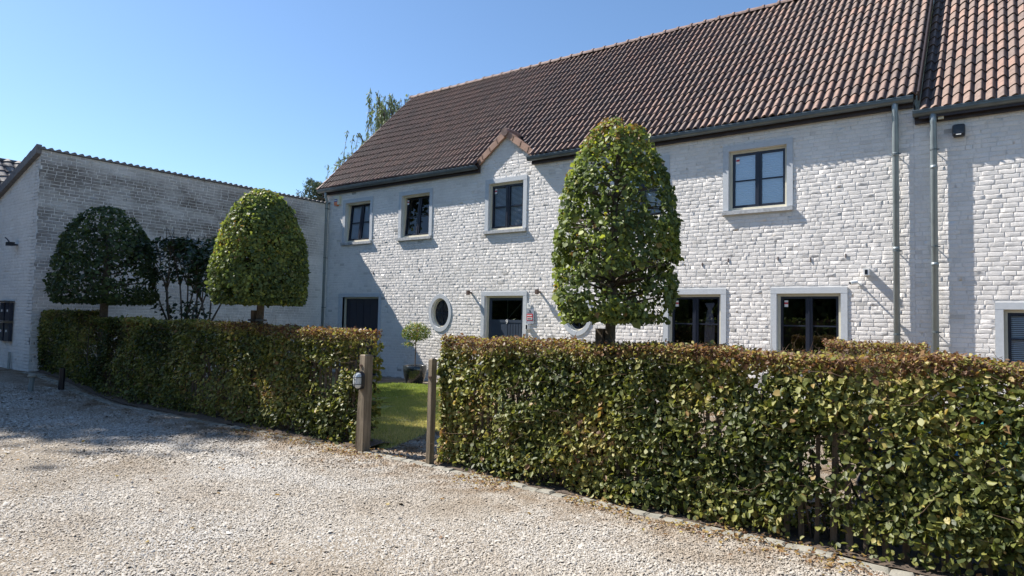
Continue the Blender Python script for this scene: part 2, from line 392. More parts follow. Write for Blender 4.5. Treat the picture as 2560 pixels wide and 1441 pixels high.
# ------------------------------------------------------------------ brickwork
DRIPS = [(x, z, .05, h) for x, z, h in ((-14.72, 3.76, .55), (-12.37, 3.76, .5), (-9.28, 3.76, .6), (-10.54, 3.76, .35), (-3.24, 3.76, .5), (-7.83, 1.3, .4), (-11.98, 1.3, .3), (-13.62, 3.76, .25))] + [(-7.0, 5.3, 1.2, .5), (-9.9, 4.9, .5, .5)]
def brick_wall(name, mapf, u0, u1, z0, z1, rects, ells=(), lim=None, mats=('brick', 'mortar'), parent=None, thick=.3, course=.0725, blen=.195, prot=(.0028, .0055), seed=1):
    """mapf(u, z, n) -> xyz arrays, n = distance out of the wall. lim(z) -> (umin, umax)"""
    R = random.Random(seed)
    B = []
    z = z0; k = 0
    while z < z1 - .01:
        zb = min(z + course, z1); zm = (z + zb) / 2
        ua, ub = (u0, u1) if lim is None else lim(zm)
        blocks = [(a, b) for a, b, c, d in rects if c < zb - .02 and d > z + .02]
        for xc, zc, ra, rb in ells:
            q = 1 - ((zm - zc) / rb) ** 2
            if q > 0: w = ra * math.sqrt(q); blocks.append((xc - w, xc + w))
        u = u0 - R.uniform(0, blen) if k % 2 else u0 - blen * R.uniform(.4, .6)
        while u < ub:
            L = blen * (R.uniform(.93, 1.07) if R.random() < .8 else R.uniform(.48, .62))
            a, b = max(u + .006, ua), min(u + L - .006, ub); u += L
            segs = [(a, b)]
            for c, d in blocks:
                ns = []
                for p, q in segs:
                    if d <= p or c >= q: ns.append((p, q)); continue
                    if c > p: ns.append((p, c - .003))
                    if d < q: ns.append((d + .003, q))
                segs = ns
            for p, q in segs:
                if q - p > .03: B.append((p, q, z + .005, zb - .004))
        z = zb; k += 1
    B = np.array(B); n = len(B)
    NU, NZ = 6, 4
    su = np.array([0, .03, .36, .64, .97, 1]); sz = np.array([0, .09, .91, 1])
    U = B[:, 0, None, None] + (B[:, 1] - B[:, 0])[:, None, None] * su[None, :, None] + np.zeros((1, 1, NZ))
    Z = B[:, 2, None, None] + (B[:, 3] - B[:, 2])[:, None, None] * sz[None, None, :] + np.zeros((1, NU, 1))
    U = U + rng.normal(0, .0025, U.shape); Z = Z + rng.normal(0, .0022, Z.shape)
    # slightly wandering courses
    Z += (vnoise(np.stack([U.ravel() * .7, Z.ravel() * 3, U.ravel() * 0], 1)).reshape(U.shape) - .5) * .010
    pr = rng.uniform(prot[0], prot[1], n)[:, None, None]
    edge = np.ones((NU, NZ)); edge[[0, -1], :] = .82; edge[:, [0, -1]] = .80
    lump = vnoise(np.stack([U.ravel() * 22, Z.ravel() * 30, U.ravel() * 0 + 5], 1)).reshape(U.shape) - .5
    tilt = rng.normal(0, .0009, (n, 1, 1)) * (su[None, :, None] - .5) * 2 + rng.normal(0, .0004, (n, 1, 1)) * (sz[None, None, :] - .5) * 2
    NN = pr * edge[None] + tilt + lump * .0036 + rng.normal(0, .00040, U.shape)
    NN = np.maximum(NN, .0012)
    front = NU * NZ
    per = [(i, 0) for i in range(NU)] + [(NU - 1, j) for j in range(1, NZ)] + [(i, NZ - 1) for i in range(NU - 2, -1, -1)] + [(0, j) for j in range(NZ - 2, 0, -1)]
    pi_ = np.array([i * NZ + j for i, j in per]); m = len(per)
    Uf, Zf, Nf = U.reshape(n, -1), Z.reshape(n, -1), NN.reshape(n, -1)
    Ua = np.concatenate([Uf, Uf[:, pi_]], 1); Za = np.concatenate([Zf, Zf[:, pi_]], 1); Na = np.concatenate([Nf, np.full((n, m), -.004)], 1)
    X = mapf(Ua.ravel(), Za.ravel(), Na.ravel())
    T = [[i * NZ + j, (i + 1) * NZ + j, (i + 1) * NZ + j + 1, i * NZ + j + 1] for i in range(NU - 1) for j in range(NZ - 1)]
    T += [[pi_[k], front + k, front + (k + 1) % m, pi_[(k + 1) % m]] for k in range(m)]
    T = np.array(T); F = (np.arange(n) * (front + m))[:, None, None] + T[None]
    bt = rng.beta(3.0, 1.3, n); um = B[:, :2].mean(1); zm_ = B[:, 2:].mean(1)
    for (sx, sz, sw, sh) in DRIPS: bt = bt - .75 * np.exp(-((um - sx) / sw) ** 2) * np.clip(1 - (sz - zm_) / sh, 0, 1) * (zm_ < sz)
    bt = bt - .5 * np.clip(1 - zm_ / .45, 0, 1) * rng.random(n)
    bt = np.where(rng.random(n) < .010, bt - .35, bt)
    tone = np.repeat(np.clip(bt, 0, 1), len(T))
    o = bulk(name, X, F.reshape(-1, 4), tone, M[mats[0]], parent, smooth=True)
    # masonry core with openings
    mb = MB()
    us = sorted({u0, u1, *[a for r in rects for a in r[:2]], *[e[0] - e[2] for e in ells], *[e[0] + e[2] for e in ells]})
    zs = sorted({z0, z1, *[a for r in rects for a in r[2:]], *[e[1] - e[3] for e in ells], *[e[1] + e[3] for e in ells]})
    us = [a for a in us if u0 <= a <= u1]; zs = [a for a in zs if z0 <= a <= z1]
    holes = [(a, b, c, d) for a, b, c, d in rects] + [(e[0] - e[2], e[0] + e[2], e[1] - e[3], e[1] + e[3]) for e in ells]
    def slab(poly):
        nn = len(poly); pu = np.array([q[0] for q in poly]); pz = np.array([q[1] for q in poly])
        v = np.concatenate([mapf(pu, pz, np.zeros(nn)), mapf(pu, pz, np.full(nn, -thick))])
        f = [tuple(range(nn)), tuple(range(2 * nn - 1, nn - 1, -1))] + [(k, nn + k, nn + (k + 1) % nn, (k + 1) % nn) for k in range(nn)]
        mb.add(v, f)
    if lim is None:
        for i in range(len(us) - 1):
            j = 0
            while j < len(zs) - 1:
                um = (us[i] + us[i + 1]) / 2
                inh = lambda zz: any(a < um < b and c < zz < d for a, b, c, d in holes)
                if inh((zs[j] + zs[j + 1]) / 2): j += 1; continue
                k2 = j
                while k2 + 1 < len(zs) - 1 and not inh((zs[k2 + 1] + zs[k2 + 2]) / 2): k2 += 1
                slab([(us[i], zs[j]), (us[i + 1], zs[j]), (us[i + 1], zs[k2 + 1]), (us[i], zs[k2 + 1])]); j = k2 + 1
        for xc, zc, ra, rb in ells:
            K = 24
            for q in range(4):
                sx, sz_ = [(1, 1), (-1, 1), (-1, -1), (1, -1)][q]
                arc = [(xc + sx * ra * math.cos(t * PI / 2 / 6), zc + sz_ * rb * math.sin(t * PI / 2 / 6)) for t in range(7)]
                for t in range(6): slab([arc[t], arc[t + 1], (xc + sx * ra, zc + sz_ * rb)])
    else:
        poly = lim('poly'); slab(poly)
    core = mb.build('mortar', M[mats[1]], parent)
    return o, core

FX0, FX1 = -16.87, -1.29
GR = []       # rect openings in the facade
WU = [(-16.02, -14.71), (-13.64, -12.36), (-10.55, -9.27), (-6.96, -5.65), (-4.53, -3.225)]
for a, b in WU: GR.append((a + .105, b - .105, 3.845, 5.012))
WLR = [(-5.76, -4.455), (-3.62, -2.313)]
for a, b in WLR: GR.append((a + .107, b - .107, 1.06, 2.218))
GR.append((-10.478, -9.324, -.05, 2.22)); GR.append((-15.91, -14.345, -.05, 2.22))
EL = [(-11.985, 1.786, .31, .385), (-7.83, 1.80, .31, .385)]
surr = [(a, b, 3.757, 5.122) for a, b in WU] + [(a, b, .95, 2.325) for a, b in WLR] + [(-10.60, -9.21, -.1, 2.325), (-16.08, -14.235, -.1, 2.32)]

house = thing('farmhouse', 'long white painted brick house with a steep brown tiled roof and a small gabled dormer', 'house')
def fmap(u, z, n): return np.stack([u, -n, z], 1)
wall = MB()
# main wall bricks (the surrounds are laid over their own area: no bricks there)
APX, AZ, HW, EZ = -9.905, 6.20, .81, 5.56
def build_facade():
    # bricks avoid the surrounds, the core only avoids the openings
    o, _c = brick_wall('wall', fmap, FX0, FX1, -.04, 5.44, surr, [(e[0], e[1], .395, .49) for e in EL], parent=house, seed=3)
    bpy.data.objects.remove(_c)
    return o
wall_o = build_facade()
_o, core = brick_wall('tmp', fmap, FX0, FX1, -.1, 5.44, GR, EL, parent=house, seed=3)
bpy.data.objects.remove(_o); core.parent = wall_o; core.name = 'mortar'
# dormer gable bricks
def glim(z):
    if z == 'poly': return [(APX - HW - .12, 5.44), (APX + HW + .12, 5.44), (APX, AZ - .01)]
    w = (AZ - .02 - z) * (HW + .12) / (AZ - 5.44); return APX - w, APX + w
g_o, g_c = brick_wall('dormer_gable', fmap, APX - HW - .12, APX + HW + .12, 5.44, AZ - .05, [], lim=glim, parent=house, seed=5, thick=.25)
g_c.parent = g_o
# shell: gable ends, back wall, floor and dark rooms
mb = MB()
mb.prism([(0.301, 0), (7.6, 0), (7.6, 5.45), (3.7, 9.40), (.301, 5.9), (.301, 5.44)], 'x', FX0, FX0 + .25)
mb.box(FX0 + .25, 6, 7.35, 7.6, 0, 5.45)
mb.prism([(.0, 5.45), (.301, 5.0), (7.6, 5.0), (7.6, 5.45), (3.7, 9.40)], 'x', FX1 - .06, FX1)
mb.build('end_wall', M['brick_gable'], house)
mb = MB(); mb.box(FX0 + .3, 5.5, 3.4, 3.5, 0, 5.3); mb.box(FX0 + .3, 5.5, .31, 3.4, 2.65, 2.95); mb.box(FX0 + .3, 5.5, .31, 3.4, -.02, .02)
for x in (-14.1, -11.2, -7.3, -3.95, 5.4): mb.box(x, x + .1, .31, 3.4, .02, 2.65); mb.box(x, x + .1, .31, 3.4, 2.95, 5.3)
mb.build('interior', M['interior'], house)

# ---- roofs
def roll(t):
    """double roman / pan profile, t in [0,1) across one roll"""
    t = t % 1.0
    return np.interp(t, [0, .10, .24, .40, .55, .66, .74, .82, .90, 1.0], [0, .16, .46, .76, .95, 1.0, .88, .50, .06, 0])
def tile_roof(name, mapf, u0, u1, s1, mat, parent, rollw=.149, rowl=.322, drop=None, amp=.060, lip=.029, seed=0, keep=None, step=10):
    """mapf(u, s, n): s along the slope from the eave, n off the roof plane"""
    nr = int(math.ceil(s1 / rowl)); ncol = int(round((u1 - u0) / rollw)) * step
    us = np.linspace(u0, u1, ncol + 1); ro = np.random.default_rng(seed)
    Vs, Fs, Ts, Ds = [], [], [], []; base = 0
    prof = roll((us - u0) / rollw) * amp
    nrolls = ncol // step
    for r in range(nr):
        sa = r * rowl - .03; sb = min((r + 1) * rowl, s1)
        jit = np.repeat(ro.normal(0, .0035, nrolls), step); jit = np.append(jit, jit[-1])
        js = np.repeat(ro.normal(0, .004, nrolls), step); js = np.append(js, js[-1])
        rows = [(sa + js, prof * 1. + jit - .002), (sa + js, prof + lip + jit), (sa + js, prof + lip + jit), (sa + rowl * .5 + js, prof + lip * .6 + jit), (sb + 0 * js, prof + lip * .08 + jit * .3)]
        for s_, n_ in rows: Vs.append(mapf(us, s_, n_))
        m = ncol + 1
        tone = np.clip(ro.beta(2.2, 2.2, nrolls) * .9 + ro.normal(0, .05), 0, 1)
        cell = np.tile(((np.arange(step) + .5) / step > .70) | ((np.arange(step) + .5) / step < .06), nrolls)  # flank away from the sun and the channel, coloured dark as if shaded
        for a in (0, 2, 3):
            i = np.arange(ncol)
            q = np.stack([base + a * m + i, base + a * m + i + 1, base + (a + 1) * m + i + 1, base + (a + 1) * m + i], 1)
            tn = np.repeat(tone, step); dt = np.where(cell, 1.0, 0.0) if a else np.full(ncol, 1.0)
            if keep is not None:
                um = (us[:-1] + us[1:]) / 2; sm = (rows[a][0][:-1] + rows[a + 1][0][:-1]) / 2
                k = keep(um, sm); q = q[k]; tn = tn[k]; dt = dt[k]
            Fs.append(q); Ts.append(tn); Ds.append(dt)
        base += 5 * m
    o = bulk(name, np.concatenate(Vs), np.concatenate(Fs), np.concatenate(Ts), mat, parent, smooth=True)
    a = o.data.attributes.new('shade_grime', 'FLOAT', 'FACE'); a.data.foreach_set('value', np.concatenate(Ds).astype(np.float32))
    return o
RP = math.atan2(9.476 - 5.45, 3.706 + .25)
c_, s_ = math.cos(RP), math.sin(RP)
EY, EZ0 = -.19, 5.50
def rmap(u, s, n):
    n = n + .011 * np.sin(u * 1.15 + s * .6) + .006 * np.sin(u * 3.1 - s * 1.9)
    return np.stack([u + 0 * s, EY + s * c_ - n * s_, EZ0 + s * s_ + n * c_], 1)
SLEN = (9.476 - EZ0) / s_
def keep_main(u, s):
    z = EZ0 + s * s_
    return ~((np.abs(u - APX) < HW + .02) & (z < AZ + .10 - .80 * np.abs(u - APX)) & (s < 1.2))
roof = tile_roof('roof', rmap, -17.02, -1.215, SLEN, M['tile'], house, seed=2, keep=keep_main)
mb = MB()   # under-roof deck and rear slope, verge edge
def P2(s, n): return (EY + s * c_ - n * s_, EZ0 + s * s_ + n * c_)
for a, b in ((-16.98, APX - HW), (APX + HW, -1.25)): mb.prism([P2(.02, -.02), P2(SLEN, -.02), P2(SLEN, -.10), P2(.02, -.10)], 'x', a, b)
mb.prism([P2(1.4, -.02), P2(SLEN, -.02), P2(SLEN, -.10), P2(1.4, -.10)], 'x', APX - HW, APX + HW)
mb.prism([(3.706, 9.46), (7.75, 5.4), (7.75, 5.3), (3.706, 9.36)], 'x', -16.98, -1.25)
mb.build('roof_deck', M['fascia'], house)
mb = MB()   # verge tiles on both ends
for x0, x1 in ((-17.05, -16.97),):
    k = 0; s = 0
    while s < SLEN:
        e = min(s + .322, SLEN)
        mb.prism([P2(s - .02, .055), P2(e, .035), P2(e, -.12), P2(s - .02, -.10)], 'x', x0, x1); s = e
mb.build('verge_tiles', M['ridge'], house)
mb = MB(); mb.prism([P2(-.03, .075), P2(SLEN, .07), P2(SLEN, -.10), P2(-.03, -.10)], 'x', -1.214, -1.19); mb.build('verge_shade_board', M['fascia'], house)  # added dark board, raised to widen the shadow strip on the wing roof
mb = MB(); x = -17.06; i = 0     # ridge tiles: overlapping half rounds
R5 = random.Random(5)
while x < -1.25:
    x1 = min(x + .37, -1.2); r0 = .12 + R5.uniform(-.004, .004); z = 9.44 + R5.uniform(-.006, .006)
    pts = []
    for rr, xx in ((r0 + .018, x), (r0 + .018, x + .05), (r0, x + .055), (r0 - .008, x1 + .02)):
        for k in range(9):
            an = PI * k / 8; pts.append((xx, 3.706 + math.cos(an) * rr * 1.15, z + math.sin(an) * rr))
    f = [(a * 9 + k, a * 9 + k + 1, (a + 1) * 9 + k + 1, (a + 1) * 9 + k) for a in range(3) for k in range(8)]
    mb.add(pts, f + [tuple(range(9))]); x = x1
mb.build('ridge_tiles', M['ridge'], house)

def gutter(name, x0, x1, ztop, parent, yf=-.235, yb=-.085):
    mb = MB(); yc = (yf + yb) / 2; r = (yb - yf) / 2; n = 10; d = .088
    prof = [(yf - .008, ztop), (yf - .008, ztop + .012), (yf + .006, ztop + .012)]
    outer = [(yc - r * math.cos(PI * k / n), ztop - d * math.sin(PI * k / n) ** .7) for k in range(n + 1)]
    inner = [(yc - (r - .006) * math.cos(PI * k / n), ztop + .004 - (d - .006) * math.sin(PI * k / n) ** .7) for k in range(n, -1, -1)]
    poly = outer + inner
    mb.prism(poly, 'x', x0, x1)
    mb.prism([(yf - .010, ztop - .004), (yf - .010, ztop + .014), (yf + .008, ztop + .014), (yf + .008, ztop - .004)], 'x', x0 - .002, x1 + .002)
    for xe in (x0, x1 - .004): mb.prism(outer, 'x', xe, xe + .004)
    x = x0 + .5
    while x < x1:   # joints and brackets
        o2 = [(yc - (r + .005) * math.cos(PI * k / n), ztop - (d + .005) * math.sin(PI * k / n) ** .7) for k in range(n + 1)]
        mb.prism(o2 + [(yb - .002, ztop - .002), (yf + .002, ztop - .002)][:0] + inner, 'x', x, x + .02); x += .62
    return mb.build(name, M['zinc'], parent)
for a, b in ((-17.03, APX - HW - .03), (APX + HW - .06, -1.27)): gutter('gutter', a, b, 5.482, house)
mb = MB()
for a, b in ((-16.95, APX - HW - .01), (APX + HW - .01, -1.29)): mb.box(a, b, -.084, -.014, 5.335, 5.50)
mb.build('fascia', M['fascia'], house)

def downpipe(x, ztop, zbot, parent, clips, y=-.11, rad=.05, mat='zinc_pipe', foot=False):
    mb = MB(); mb.tube([(x, -.16, ztop + .05), (x, -.16, ztop - .12), (x, y, ztop - .28), (x, y, zbot)], rad, 14)
    for z in (ztop - .9, ztop - 2.5): mb.cyl((x, y, z), (x, y, z + .06), rad + .004, n=14)
    o = mb.build('downpipe', M[mat], parent, smooth=True)
    mb = MB()
    for z in clips:
        mb = MB(); mb.cyl((x, y, z), (x, y, z + .022), rad + .007, n=14); mb.box(x - .006, x + .006, y, 0.0, z + .004, z + .018); mb.box(x + rad, x + rad + .03, y - .008, y + .008, z + .002, z + .02)
        mb.build('pipe_clip', M['zinc'], o)
    return o
downpipe(-1.548, 5.42, .02, house, (1.5, 2.9, 4.55))
downpipe(-16.68, 5.42, .02, house, (1.9, 3.4, 4.9), rad=.04)

# ---- dormer roof
mb = MB()
yr = .62
for sgn in (-1, 1):
    for k in range(4):
        t0, t1 = k / 4, (k + 1) / 4
        p = lambda t, o: (APX + sgn * (t * (HW + .10) + .03), AZ + .06 - t * .80 * (HW + .05) + o)
        a, b = p(t0, 0), p(t1 + .03, .02 - .01)
        poly = [(a[0], a[1] + .02), (b[0], b[1] + .02), (b[0] - sgn * .05, b[1] - .115), (a[0] - sgn * .05, a[1] - .125)]
        mb.prism(poly, 'y', -.10, -.03)
        if k < 3 or True: mb.prism([(a[0], a[1] + .022), (b[0], b[1] + .022), (b[0], b[1] - .02), (a[0], a[1] - .02)], 'y', -.03, .05)
mb.build('dormer_verge', M['verge'], house)
mb = MB()
def dpt(t, sgn): return APX + sgn * t * (HW + .10), AZ + .055 - t * .80 * (HW + .05)
for sgn in (-1, 1):
    a = dpt(0, sgn); b = dpt(1.0, sgn)
    ya = (a[1] - EZ0) / s_ * c_ + EY + .1; yb_ = EY + .1
    v = [(a[0], -.03, a[1]), (b[0], -.03, b[1]), (b[0], yb_ + .12, b[1]), (a[0], ya + .12, a[1])]
    v2 = [(q[0], q[1], q[2] - .03) for q in v]
    mb.add(v + v2, [(0, 1, 2, 3), (7, 6, 5, 4), (0, 4, 5, 1), (1, 5, 6, 2), (2, 6, 7, 3), (3, 7, 4, 0)])
    if sgn > 0:   # crumpled lead valley
        R6 = random.Random(3)
        for k in range(9):
            t = k / 8; px_, pz_ = dpt(t, 1); y_ = (pz_ - EZ0) / s_ * c_ + EY
            mb.tube([(px_ - .04, y_ + .02, pz_ + .05), (px_ + .05, y_ + .05, pz_ + .05 + R6.uniform(0, .05)), (px_ + .12, y_ + .10, pz_ + .09)], .03, 5)
mb.build('dormer_roof', M['lead'], house)
mb = MB(); mb.tube([(APX, -.14, AZ + .03), (APX, -.03, AZ + .04), (APX, .25, AZ + .05), (APX, .60, AZ + .05)], [.10, .105, .10, .09], 10)
mb.build('dormer_ridge', M['ridge'], house)

# ---- window builders
def ring_surround(mb, x0, x1, z0, z1, w, prn=.022, sill=True, head=True):
    mb.box(x0, x1, -prn - .002, .02, z1 - w, z1)
    mb.box(x0, x0 + w, -prn, .10, z0, z1 - w - .001); mb.box(x1 - w, x1, -prn, .10, z0, z1 - w - .001)
    mb.box(x0 + w, x1 - w, -.0, .10, z1 - w - .0015, z1 - w + .02)
def window(x0, x1, z0, z1, parent, lean=0, blind=None, glassm='glass', sticker=True, w=.108, openleft=False, bar=True, sillh=.088):
    mb = MB(); ring_surround(mb, x0, x1, z0 + sillh, z1, w); win = mb.build('window', M['stone'], parent)
    mb = MB(); mb.prism([(-.075, z0), (-.075, z0 + sillh - .018), (.10, z0 + sillh + .004), (.10, z0)], 'x', x0 - .006, x1 + .006)
    mb.build('sill', M['stone_sill'], win)
    a, b, c, d = x0 + w, x1 - w, z0 + sillh, z1 - w
    f = .05
    mb = MB(); mb.box(a, b, .065, .14, d - f, d); mb.box(a, b, .055, .14, c, c + f); mb.box(a, a + f, .065, .14, c + f, d - f); mb.box(b - f, b, .065, .14, c + f, d - f)
    mb.build('frame', M['cream'], win)
    a += f; b -= f; c += f; d -= f; mid = (a + b) / 2; m_ = (c + d) / 2
    def Y(z): return lean * (z - c)
    s = .042
    mb = MB()
    def lb(xa, xb, ya, yb, za, zb):
        v = [(x, y + Y(z), z) for x in (xa, xb) for y in (ya, yb) for z in (za, zb)]
        mb.add(v, [(0, 1, 3, 2), (4, 6, 7, 5), (0, 4, 5, 1), (2, 3, 7, 6), (0, 2, 6, 4), (1, 5, 7, 3)])
    lb(a, b, .08, .13, d - s, d); lb(a, b, .08, .13, c, c + s + .01); lb(a, a + s, .081, .131, c, d); lb(b - s, b, .081, .131, c, d)
    lb(mid - .058, mid + .058, .074, .134, c, d); lb(mid - .012, mid + .012, .062, .08, c, d)
    if bar: lb(a + s, mid - .058, .088, .12, m_ - .013, m_ + .013); lb(mid + .058, b - s, .088, .12, m_ - .013, m_ + .013)
    mb.build('sash', M['navy'], win)
    for xa, xb in ((a + s, mid - .058), (mid + .058, b - s)):
        mb = MB(); z_ = (c + s, d - s)
        v = [(xa, .104 + Y(z_[0]), z_[0]), (xb, .104 + Y(z_[0]), z_[0]), (xb, .104 + Y(z_[1]), z_[1]), (xa, .104 + Y(z_[1]), z_[1])]
        mb.add(v, [(0, 1, 2, 3)]); mb.build('pane', M[glassm], win)
    if blind:
        mb = MB(); zz = d - .03; st = .030 if blind == 'blind' else .044
        while zz > c + .02:
            if blind == 'blind':
                v = [(a + s, .137 + Y(zz), zz - .009), (b - s, .137 + Y(zz), zz - .009), (b - s, .146 + Y(zz), zz + .009), (a + s, .146 + Y(zz), zz + .009)]
                v += [(p[0], p[1] + .001, p[2] - .003) for p in v]
                mb.add(v, [(0, 1, 2, 3), (7, 6, 5, 4), (0, 4, 5, 1), (1, 5, 6, 2), (2, 6, 7, 3), (3, 7, 4, 0)])
            else:
                v = [(a + s - .02, .150, zz - st / 2), (b - s + .02, .150, zz - st / 2), (b - s + .02, .136, zz), (a + s - .02, .136, zz), (b - s + .02, .150, zz + st / 2), (a + s - .02, .150, zz + st / 2)]
                mb.add(v, [(0, 1, 2, 3), (3, 2, 4, 5)])
            zz -= st
        mb.build('venetian_blind' if blind == 'blind' else 'blind', M[blind], win)
    if sticker:
        mb = MB(); mb.box(a + s + .02, a + s + .085, .098, .101, d - s - .15, d - s - .03)
        st_ = mb.build('sticker', M['white'], win)
        mb = MB(); mb.box(a + s + .02, a + s + .085, .0955, .0975, d - s - .10, d - s - .065); q = mb.build('red_band', M['red'], win)
        q.parent = win
    return win
window(*WU[0], 3.757, 5.122, house, lean=.10, blind='blind', sticker=False)
window(*WU[1], 3.757, 5.122, house, lean=.10, blind=None, sticker=True)
window(*WU[2], 3.757, 5.122, house, blind='blind')
window(*WU[3], 3.757, 5.122, house, blind='blind_white', glassm='glass_sky', sticker=False)
window(*WU[4], 3.757, 5.122, house, blind='blind_white', glassm='glass_sky')
w1 = window(*WLR[0], .95, 2.325, house, glassm='glass_dark')
w2 = window(*WLR[1], .95, 2.325, house, glassm='glass_dark')
mb = MB()    # gathered curtain in the right leaf of the first ground floor window
for k in range(7):
    x = -4.95 + k * .028; w_ = .016
    pts = [(x + .02 * math.sin(k), .24, 2.05), (x * .35 + (-4.87) * .65, .24 + .02 * (k % 2), 1.93), (x - .01, .26 - .03 * (k % 2), 1.6), (x - .02, .24 + .03 * (k % 2), 1.1)]
    mb.tube(pts, [.03, .016, .022, .026], 6)
mb.build('curtain', M['curtain'], w1, smooth=True)

def oval(xc, zc, parent):
    N_ = 48; mb = MB(); ra, rb, ia, ib = .395, .49, .31, .385
    v = []
    for (A, B, y) in ((ra, rb, .01), (ra, rb, -.022), (ia, ib, -.022), (ia, ib, .09)):
        for k in range(N_):
            t = 2 * PI * k / N_; v.append((xc + A * math.cos(t), y, zc + B * math.sin(t)))
    f = [(a * N_ + k, a * N_ + (k + 1) % N_, (a + 1) * N_ + (k + 1) % N_, (a + 1) * N_ + k) for a in range(3) for k in range(N_)]
    mb.add(v, f); win = mb.build('oval_window', M['stone'], parent)
    mb = MB(); v = []
    for (A, B, y) in ((ia + .002, ib + .002, .07), (ia - .045, ib - .045, .07), (ia - .045, ib - .045, .13)):
        for k in range(N_):
            t = 2 * PI * k / N_; v.append((xc + A * math.cos(t), y, zc + B * math.sin(t)))
    mb.add(v, [(a * N_ + k, a * N_ + (k + 1) % N_, (a + 1) * N_ + (k + 1) % N_, (a + 1) * N_ + k) for a in range(2) for k in range(N_)])
    mb.build('frame', M['cream'], win)
    mb = MB(); v = []
    for (A, B, y) in ((ia - .044, ib - .044, .10), (ia - .085, ib - .085, .10), (ia - .085, ib - .085, .13)):
        for k in range(N_):
            t = 2 * PI * k / N_; v.append((xc + A * math.cos(t), y, zc + B * math.sin(t)))
    mb.add(v, [(a * N_ + k, a * N_ + (k + 1) % N_, (a + 1) * N_ + (k + 1) % N_, (a + 1) * N_ + k) for a in range(2) for k in range(N_)])
    mb.box(xc - .01, xc + .01, .102, .125, zc - ib + .08, zc + ib - .08); mb.box(xc - ia + .08, xc + ia - .08, .103, .124, zc - .01, zc + .01)
    mb.build('sash', M['navy'], win)
    mb = MB(); mb.add([(xc + (ia - .08) * math.cos(2 * PI * k / N_), .115, zc + (ib - .08) * math.sin(2 * PI * k / N_)) for k in range(N_)], [tuple(range(N_))])
    mb.build('pane', M['glass_dark'], win)
    return win
for e in EL: oval(e[0], e[1], house)

# ---- doors
def digit9(name, loc, size, mat, parent, depth=.004):
    cu = bpy.data.curves.new('t', 'FONT'); cu.body = '9'; cu.size = size; cu.extrude = depth; cu.align_x = 'CENTER'; cu.align_y = 'CENTER'
    to = bpy.data.objects.new('t', cu); COL.objects.link(to)
    dg = bpy.context.evaluated_depsgraph_get(); me = bpy.data.meshes.new_from_object(to.evaluated_get(dg))
    bpy.data.objects.remove(to)
    me.materials.clear(); me.materials.append(mat)
    o = bpy.data.objects.new(name, me); COL.objects.link(o); o.location = loc; o.rotation_euler = (PI / 2, 0, 0); o.parent = parent
    return o
def door(x0, x1, z1, parent, kind):
    w = .122 if kind == 'front' else .14
    mb = MB(); ring_surround(mb, x0, x1, 0, z1, .105 if kind == 'front' else .10)
    if kind != 'front': pass
    d = mb.build('front_door' if kind == 'front' else 'garage_door', M['stone'], parent)
    w = .105 if kind == 'front' else .10
    a, b, t = x0 + w, x1 - w, z1 - w
    if kind == 'front': a += .018
    else: a += .07; b -= .0
    mb = MB(); f = .045
    mb.box(a, b, .07, .15, t - f, t); mb.box(a, a + f, .07, .15, 0, t - f); mb.box(b - f, b, .07, .15, 0, t - f); mb.build('frame', M['cream'], d)
    if kind != 'front':
        mb = MB(); mb.box(x0 + w, a, -.001, .15, 0, t); mb.build('jamb', M['stone'], d)
    a += f; b -= f; t -= f; mid = (a + b) / 2
    if kind == 'front':
        mb = MB(); s = .075; r = 1.62
        mb.box(a, b, .10, .15, t - .06, t); mb.box(a, a + s, .10, .15, 0, t - .06); mb.box(b - s, b, .10, .15, 0, t - .06); mb.box(a + s, b - s, .10, .15, r - .05, r + .02)
        mb.box(a + s, b - s, .11, .145, 0, r - .05)
        x = mid - .02
        while x < b - s - .02: mb.box(x, x + .066, .095, .11, .15, r - .08); x += .082
        mb.box(mid - .03, mid - .02, .098, .11, .0, r - .05)
        mb.build('door_leaf', M['door_navy'], d)
        mb = MB(); mb.box(a + s, b - s, .118, .122, r + .02, t - .06); mb.build('pane', M['glass_dark'], d)
        mb = MB(); zc = r + .03      # glazing bars seen fanning out from the bottom centre
        mb.cyl((mid, .150, zc), (mid, .150, t - .06), .010, n=6); mb.cyl((mid, .150, zc), (b - s, .150, t - .09), .012, n=6)
        mb.build('glazing_bar', M['cream'], d)
        digit9('door_number', (mid + .03, .090, r - .03), .15, M['white'], d)
    else:
        mb = MB(); n_ = 10
        for i in range(n_):
            xa = a + (b - a) * i / n_; mb.box(xa + .002, a + (b - a) * (i + 1) / n_ - .002, .115 + (.004 if i % 2 else 0), .15, 0, t)
        mb.box(mid - .018, mid + .018, .105, .12, 0, t)
        mb.build('door_leaf', M['navy'], d)
    return d
door(-10.60, -9.21, 2.325, house, 'front'); door(-16.08, -14.235, 2.32, house, 'garage')
# iron wall ties
mb = MB()
for x, z in ((-4.94, 2.81), (-4.42, 2.877), (-3.49, 2.872), (-2.92, 2.827), (-2.34, 2.875), (-8.4, 2.9), (-12.8, 2.95), (-14.6, 2.9)):
    mb = MB(); mb.box(x - .007, x + .007, -.02, 0, z - .035, z + .035); mb.build('wall_tie', M['rust'], house)

